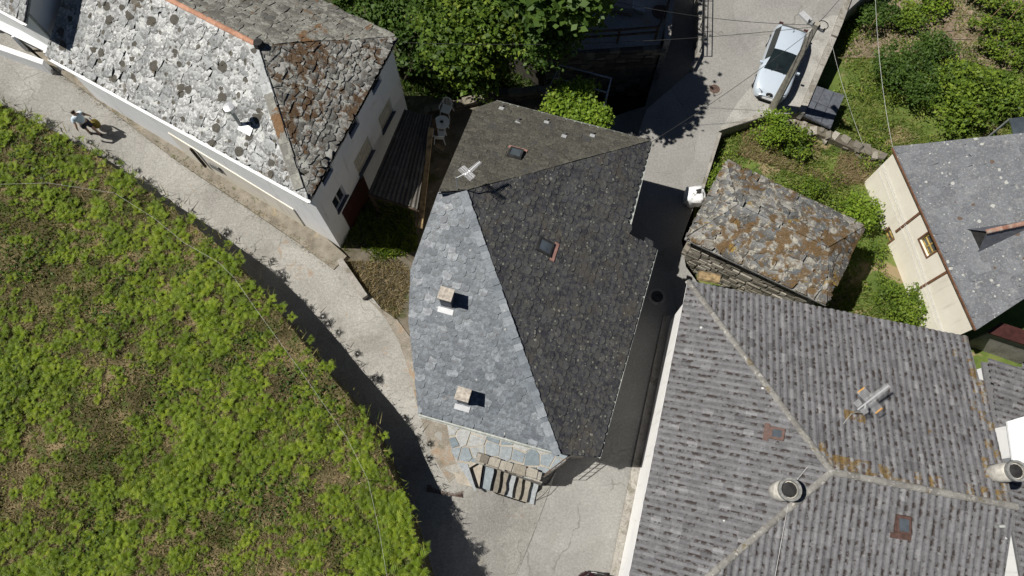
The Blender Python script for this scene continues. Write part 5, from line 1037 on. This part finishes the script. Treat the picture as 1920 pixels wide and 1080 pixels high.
J = {'pel': Q(0, 0, .95), 'wst': Q(.01, 0, 1.1), 'chs': Q(.02, 0, 1.3), 'nck': Q(.02, 0, 1.47), 'hd1': Q(.04, 0, 1.56), 'hd2': Q(.05, 0, 1.66)}
names = list(J); pts = [J[k] for k in names]; ed = [(i, i+1) for i in range(5)]; rad = [.15, .135, .16, .06, .085, .09]
def limb(start, chain, rs):
    prev = start
    for p, r in zip(chain, rs): pts.append(p); rad.append(r); ed.append((prev, len(pts)-1)); prev = len(pts)-1
    return prev
for s, stp, arm in ((1, .2, -.1), (-1, -.2, .05)):
    limb(0, [Q(.0, s*.1, .86), Q(stp*.6+.05, s*.11, .48), Q(stp, s*.12, .09), Q(stp+.14, s*.13, .04)], [.095, .065, .045, .04])
    h = limb(2, [Q(.02, s*.19, 1.4), Q(arm*.7-.04, s*.31, 1.13), Q(arm+.08, s*.37, .88), Q(arm+.11, s*.38, .8)], [.062, .046, .034, .036])
    for k in range(4): limb(h, [Q(arm+.09+.02*k, s*.385, .75), Q(arm+.1+.02*k, s*.38, .7)], [.011, .009])
    limb(h, [Q(arm+.16, s*.36, .77), Q(arm+.18, s*.35, .73)], [.011, .009])
MAT['skin'] = plain('skin', (.42, .26, .18), .6, 0, .05); MAT['tshirt'] = plain('tshirt', (.55, .64, .72), .9, 0, .06, 20); MAT['shorts'] = plain('shorts', (.03, .03, .045), .9, 0, .2, 20); MAT['hair'] = plain('hair', (.045, .025, .015), .7, 0, .3, 30); MAT['shoe'] = plain('shoes', (.09, .08, .08), .8, 0, .2)
bd = skin('body', pts, ed, rad, MAT['skin'], PE)
skin('tshirt', [Q(0, 0, .98), Q(.01, 0, 1.1), Q(.02, 0, 1.3), Q(.02, 0, 1.43), Q(.02, .2, 1.4), Q(-.04, .27, 1.24), Q(.02, -.2, 1.4), Q(.02, -.27, 1.24)], [(0, 1), (1, 2), (2, 3), (2, 4), (4, 5), (2, 6), (6, 7)], [.175, .165, .185, .085, .09, .085, .09, .085], MAT['tshirt'], PE)
skin('shorts', [Q(0, 0, 1.02), Q(0, 0, .92), Q(.02, .11, .82), Q(.12, .12, .55), Q(-.0, -.11, .82), Q(-.06, -.12, .55)], [(0, 1), (1, 2), (2, 3), (1, 4), (4, 5)], [.16, .18, .13, .1, .13, .1], MAT['shorts'], PE)
skin('hair', [Q(.0, 0, 1.6), Q(.03, 0, 1.68), Q(.06, 0, 1.7)], [(0, 1), (1, 2)], [.09, .105, .09], MAT['hair'], PE)
for s, stp in ((1, .2), (-1, -.2)): q = MB(); q.tube([Q(stp-.08, s*.12, .05), Q(stp+.05, s*.125, .06), Q(stp+.2, s*.13, .04)], [.05, .055, .035], 10); q.build('shoe', MAT['shoe'], PE, True)
hb = Q(.08, -.3, .4); bt = thing('carrier_bag', 'small olive and blue bag carried beside the walking person', 'bag', hb-ZA*.2); q = MB(); q.tube([hb-ZA*.18, hb-ZA*.05, hb+ZA*.15, hb+ZA*.24], [.14, .18, .15, .06], 10); q.build('bag_body', plain('olive_cloth', (.2, .15, .03), .9), bt, True)
q = MB(); q.tube([hb+ZA*.2-fw*.06, hb+ZA*.44, hb+ZA*.2+fw*.06], .014, 6); q.build('handle', plain('blue_strap', (.05, .09, .2), .8), bt)

# ================================================================== PLANTS
def at_z(px, py, z, rx, rz, ry=None): c = P(px, py, z); return (*c, rx, ry or rx, rz)
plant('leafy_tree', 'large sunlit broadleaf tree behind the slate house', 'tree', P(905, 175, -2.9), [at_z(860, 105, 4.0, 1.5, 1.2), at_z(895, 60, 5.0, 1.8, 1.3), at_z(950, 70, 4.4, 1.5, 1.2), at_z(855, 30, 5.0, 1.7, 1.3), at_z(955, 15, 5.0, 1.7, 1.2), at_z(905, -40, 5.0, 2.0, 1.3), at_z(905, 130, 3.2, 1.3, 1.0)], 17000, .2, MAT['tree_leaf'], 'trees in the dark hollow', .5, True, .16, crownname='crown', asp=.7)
plant('leafy_tree', 'broadleaf tree coloured dark for shade between the white house and the sunlit tree', 'tree', P(760, 150, -2.9), [at_z(690, 20, 2.8, 1.6, 1.2), at_z(770, 40, 2.6, 1.7, 1.2), at_z(640, -30, 3.2, 1.6, 1.2), at_z(790, 100, 1.6, 1.3, 1.0), at_z(740, -30, 3.2, 1.7, 1.3)], 9000, .19, MAT['dark_leaf'], 'trees in the dark hollow', .5, True, .14, crownname='crown', asp=.7)  # dark leaf copy puts this crown's shade into its colour
plant('leafy_tree', 'shaded tree crown overhanging the upper terrace fence', 'tree', P(1040, 120, -2.9), [at_z(1035, 30, 5.4, 1.6, 1.5), at_z(1075, 5, 5.6, 1.5, 1.3), at_z(1020, 80, 4.6, 1.3, 1.2), at_z(1060, -40, 5.6, 1.8, 1.3)], 8000, .19, MAT['dark_leaf'], 'trees in the dark hollow', .5, True, .14, crownname='crown', asp=.7)  # same dark leaves, shade put into the colour of this crown too
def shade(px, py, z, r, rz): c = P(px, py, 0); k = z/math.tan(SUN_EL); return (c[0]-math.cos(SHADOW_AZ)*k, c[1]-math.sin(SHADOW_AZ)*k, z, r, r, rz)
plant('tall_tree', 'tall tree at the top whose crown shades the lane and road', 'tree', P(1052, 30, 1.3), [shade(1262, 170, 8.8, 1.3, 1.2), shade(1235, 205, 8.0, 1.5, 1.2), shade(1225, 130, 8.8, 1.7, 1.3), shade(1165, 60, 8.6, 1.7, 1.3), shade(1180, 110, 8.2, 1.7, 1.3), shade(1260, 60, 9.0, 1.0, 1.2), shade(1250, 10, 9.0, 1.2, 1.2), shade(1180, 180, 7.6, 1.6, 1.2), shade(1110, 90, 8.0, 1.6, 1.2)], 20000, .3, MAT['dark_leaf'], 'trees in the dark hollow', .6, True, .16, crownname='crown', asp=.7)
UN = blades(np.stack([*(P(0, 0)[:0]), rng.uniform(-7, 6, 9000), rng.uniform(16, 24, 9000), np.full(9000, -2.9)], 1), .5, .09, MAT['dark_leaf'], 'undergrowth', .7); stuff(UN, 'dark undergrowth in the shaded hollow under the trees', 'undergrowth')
pg = [P(1050, 122, 2.6), P(1146, 147, 2.6), P(1128, 215, 2.6), P(1022, 180, 2.6)]; PG = thing('pergola_frame', 'galvanised tube pergola frame carrying the climbing vine', 'pergola', (*np.mean(pg, 0)[:2], -1.5))
for k in range(4):
    q = MB(); q.bar(pg[k], pg[(k+1) % 4], .05); q.build('tube', MAT['metal'], PG); q = MB(); q.bar(pg[k], np.array([pg[k][0], pg[k][1], -2.0]), .05); q.build('post', MAT['metal'], PG)
for t_ in (.4,): q = MB(); q.bar(pg[0]+(pg[3]-pg[0])*t_, pg[1]+(pg[2]-pg[1])*t_, .05); q.build('tube', MAT['metal'], PG)
plant('climbing_vine', 'bright green vine spread over the pergola behind the slate house', 'vine', P(1110, 245, -1), [at_z(1040, 200, 2.75, .6, .25), at_z(1075, 185, 2.8, .8, .3), at_z(1105, 210, 2.8, .8, .3), at_z(1065, 215, 2.8, .8, .3), at_z(1082, 158, 2.7, .3, .2), at_z(1105, 160, 2.7, .2, .3), at_z(1120, 228, 2.7, .6, .3), at_z(1050, 168, 2.7, .35, .2)], 3800, .15, MAT['vine_leaf'], None, .3, True, .03, asp=.75)
def gbush(lab, px, py, rpx, zc, hgt, n, size, mat, name='shrub', group='shrubs in the garden', k=5):
    g = GARDEN.at(px, py); r = rpx/38; bl = []
    for i in range(k): a_ = 6.28*i/k+random.random(); bl.append((g[0]+math.cos(a_)*r*.5, g[1]+math.sin(a_)*r*.5, g[2]+hgt*random.uniform(.45, .7), r*.55, r*.55, hgt*.4))
    plant(name, lab, 'shrub', g, bl, n, size, mat, group, .3, True, .03, zmin=g[2]); return g
gbush('bright green shrub at the road edge below the pole', 1438, 262, 36, .6, 1.5, 1500, .12, MAT['vine_leaf']); gbush('low green shrub beside the tumbled stone wall', 1487, 280, 30, .4, .9, 900, .12, MAT['bush_leaf']); gbush('rounded shrub against the cream house wall by the barn', 1598, 410, 36, .6, 1.3, 1500, .12, MAT['vine_leaf'])
gbush('dense green shrub below the cream house by the tiled roof', 1672, 572, 40, .6, 1.1, 1500, .11, MAT['bush_leaf']); gbush('second dense shrub under the cream house corner', 1706, 592, 34, .6, 1.0, 1200, .11, MAT['bush_leaf']); gbush('green weeds between the road edge and the barn roof', 1330, 345, 26, .4, .9, 800, .12, MAT['bush_leaf']); gbush('small shrub behind the barn roof in the grass', 1515, 360, 22, .3, .7, 500, .11, MAT['bush_leaf']); gbush('weeds at the foot of the cream wall beside the barn', 1630, 478, 24, .3, .6, 500, .11, MAT['bush_leaf'])
gbush('large dark green shrub in the middle of the garden', 1682, 165, 70, 1, 1.8, 4200, .13, MAT['dark_leaf'], k=7); gbush('broad leaved fig like shrub behind the cream house roof', 1780, 205, 78, 1, 1.7, 4200, .17, MAT['bush_leaf'], k=8); gbush('rounded green shrub at the right end of the garden', 1865, 200, 60, 1, 1.5, 2600, .15, MAT['bush_leaf'], k=6); gbush('upright leafy shrub at the back of the garden shrubs', 1735, 110, 40, 1, 1.5, 1600, .13, MAT['dark_leaf']); gbush('pale yellow green shrub at the top of the garden', 1735, 20, 40, 1, 1.2, 1300, .14, MAT['vine_leaf'])
gbush('dark hedge bush beyond the road parapet', 1632, 45, 44, 1, 1.2, 1700, .13, MAT['dark_leaf']); gbush('hedge bush next to the bare soil bed', 1690, 45, 40, 1, 1.1, 1500, .13, MAT['bush_leaf'])
for r_, (y0, lab) in enumerate(((25, 'staked green vine row along the top of the garden'), (75, 'staked green vine row across the middle bed'), (120, 'staked green vine row nearest the shrubs'))):
    b0_ = GARDEN.at(1900, y0); bl = [(*(GARDEN.at(1815+k*17+r_*8, y0-20+k*7)+ZA*.7), .6, .4, .4) for k in range(9)]; plant('vine_row', lab, 'vine', b0_, bl, 2200, .14, MAT['bush_leaf'], 'vine rows', .3, False)
for k, (x_, y_) in enumerate(((1764, 62), (1782, 75), (1803, 95), (1776, 112), (1620, 72), (1748, 30), (1802, 30), (1850, 40), (1880, 50), (1900, 15))):
    g = GARDEN.at(x_, y_); q = MB(); q.tube([g-ZA*.1, g+np.array([random.uniform(-.15, .2), random.uniform(-.1, .2), 1.9])], .022, 6); tag(q.build('vine_stake', MAT['wood'], base=g), ['thin stake at the left end of the bare soil bed', 'thin stake just right of the leftmost soil bed stake', 'thin stake at the lower right of the bare soil', 'thin stake among the leaves above the big shrubs', 'lone thin stake near the road parapet hedge', 'thin stake behind the pale yellow green shrub', 'thin stake at the top of the soil bed', 'left stake of the three in the vine rows', 'middle stake of the three in the vine rows', 'rightmost stake in the top right corner'][k], 'stake', 'garden stakes')
def scatter(sheet, poly, n): 
    poly = [(float(x), float(y)) for x, y in poly]; xs = [p[0] for p in poly]; ys = [p[1] for p in poly]; X = rng.uniform(min(xs), max(xs), n*3); Y = rng.uniform(min(ys), max(ys), n*3); k = inside_np(X, Y, poly); return sheet.at_np(X[k][:n], Y[k][:n])
gp = [(1345, 255), (1440, 220), (1500, 215), (1590, 30), (1940, -20), (1940, 300), (1700, 330), (1640, 480), (1740, 640), (1560, 600), (1330, 380)]
C = scatter(GARDEN, gp, 42000); keep = vnoise(C[:, 0], C[:, 1], .6, 3)+rng.uniform(-.5, .5, len(C)) > -.35; stuff(blades(C[keep], .24, .045, MAT['garden_blade'], 'garden_grass', .8), 'green and straw coloured grass of the garden slope', 'grass')
C = scatter(YARD, [(640, 490), (750, 490), (775, 520), (745, 600), (690, 555)], 2600); stuff(blades(C, .22, .03, MAT['straw'], 'yard_weeds', .9), 'dry straw weeds in the sunny yard corner', 'weeds')
C = scatter(VERGE, [(90, 122), (215, 205), (330, 290), (450, 368), (560, 440), (628, 496), (610, 500), (540, 450), (430, 375), (300, 285), (200, 215), (90, 135)], 3500); stuff(blades(C, .1, .025, MAT['straw'], 'verge_weeds', .9), 'dry weeds along the verge of the white house', 'weeds')
C = scatter(GARDEN, [(1375, 250), (1440, 235), (1520, 275), (1640, 300), (1660, 340), (1560, 350), (1450, 310), (1380, 290)], 18000); k_ = vnoise(C[:, 0], C[:, 1], 1.1, 11)+rng.uniform(-.3, .3, len(C)) > .0; stuff(blades(C[k_], .16, .045, MAT['straw'], 'slope_straw', 1.1), 'straw coloured dry grass on the slope above the barn', 'grass')
C = scatter(YARD, [(640, 470), (690, 360), (780, 400), (785, 470), (720, 490), (660, 490)], 4000); k_ = vnoise(C[:, 0], C[:, 1], .9, 8)+rng.uniform(-.5, .5, len(C)) > -.1; stuff(blades(C[k_], .3, .05, MAT['bush_leaf'], 'yard_nettles', .7), 'rank green weeds in the shaded yard', 'weeds')
C = scatter(GARDEN, gp, 30000); k_ = vnoise(C[:, 0], C[:, 1], .8, 9)+.6*vnoise(C[:, 0], C[:, 1], 2.2, 4)+rng.uniform(-.3, .3, len(C)) > .15; C = C[k_]+ZA*rng.uniform(.03, .4, (int(k_.sum()), 1)); V, Fc = leaves(C, .12, .5, .5); stuff(obj('garden_weeds', V, Fc, MAT['bush_leaf'], rnd=np.repeat(rng.random(len(C)), 4)), 'wild leafy weeds spread over the garden slope', 'weeds')
# the bracken field
fpoly = [(p[0], p[1]) for p in edge_px[:-1]]+[(810, 1260), (-120, 1260), (-120, 160)]
C = scatter(FIELD, fpoly, 16000); lowf = vnoise(C[:, 0], C[:, 1], .4, 1); dens = lowf*.45+vnoise(C[:, 0], C[:, 1], 1.6, 2)*.4+rng.uniform(-.65, .65, len(C)); kf = dens > .2; C = C[kf]; lowf = lowf[kf]
stuff(ferns(C[:6000], ((.11+.27*rng.random(len(C))**2)*(1+.3*lowf))[:6000], 'bracken', MAT['fern']), 'young bright green bracken covering the field above the path', 'bracken')
C = scatter(FIELD, fpoly, 78000); dr_ = vnoise(C[:, 0], C[:, 1], .5, 5)+.35*vnoise(C[:, 0], C[:, 1], 1.7, 6)+rng.uniform(-.4, .4, len(C)); stuff(blades(C[dr_ < .05], .11, .05, MAT['grass'], 'field_grass', .9), 'short green grass between the bracken', 'grass'); stuff(blades(C[dr_ >= .05], .1, .042, MAT['straw'], 'dead_grass', 1.1), 'straw coloured dead grass between the bracken', 'grass')
C = scatter(FIELD, fpoly, 26000); k_ = vnoise(C[:, 0], C[:, 1], .7, 13)+.5*vnoise(C[:, 0], C[:, 1], 2.3, 14)+rng.uniform(-.2, .2, len(C)) > .42; C = C[k_]+ZA*rng.uniform(.02, .16, (int(k_.sum()), 1)); V, Fc = leaves(C, .1, .7, .6, .6); stuff(obj('field_weeds', V, Fc, MAT['dark_leaf'], rnd=np.repeat(rng.random(len(C)), 4)), 'dark green broad leaved weeds in patches of the field', 'weeds')
eg = []
for a_, b_ in zip(edge_px[:-1], edge_px[1:]):
    p, q = P(*a_), P(*b_); n = int(np.linalg.norm(q-p)*20); t_ = rng.random(n)[:, None]; d = nrm(q-p); o = np.array([-d[1], d[0], 0]); eg.append(p+(q-p)*t_+o*rng.uniform(-.08, .35, n)[:, None]-ZA*rng.uniform(0, .25, n)[:, None])
eg = np.concatenate(eg); stuff(blades(eg, .28, .04, MAT['grass'], 'bank_grass', 1.0, 0, 1), 'long grass hanging over the bank above the path', 'grass')
stuff(ferns(eg[::15]+ZA*.08, rng.uniform(.16, .34, len(eg[::15])), 'bank_bracken', MAT['fern']), 'bracken along the edge of the bank', 'bracken')
fl_px = [(-20, 346), (90, 343), (215, 362), (290, 410), (345, 455), (410, 492), (440, 522), (480, 580), (560, 690), (650, 820), (690, 900), (710, 990), (728, 1095)]; fpt = [FIELD.at(x, y) for x, y in fl_px]
FW_ = thing('string_fence', 'white electric fence tape strung through the bracken', 'fence', fpt[5])
def lift(x_, y_): g = FIELD.at(x_, y_); return P(x_, y_, g[2]+.55)
q = MB(); q.tube([lift(*p) for p in fl_px], .004, 5); q.build('tape', MAT['cable_light'], FW_)
for i in (2, 6, 10): p = lift(*fl_px[i]); q = MB(); q.tube([p-ZA*.6, p+ZA*.06], .015, 6); q.build('post', MAT['cable'], FW_)
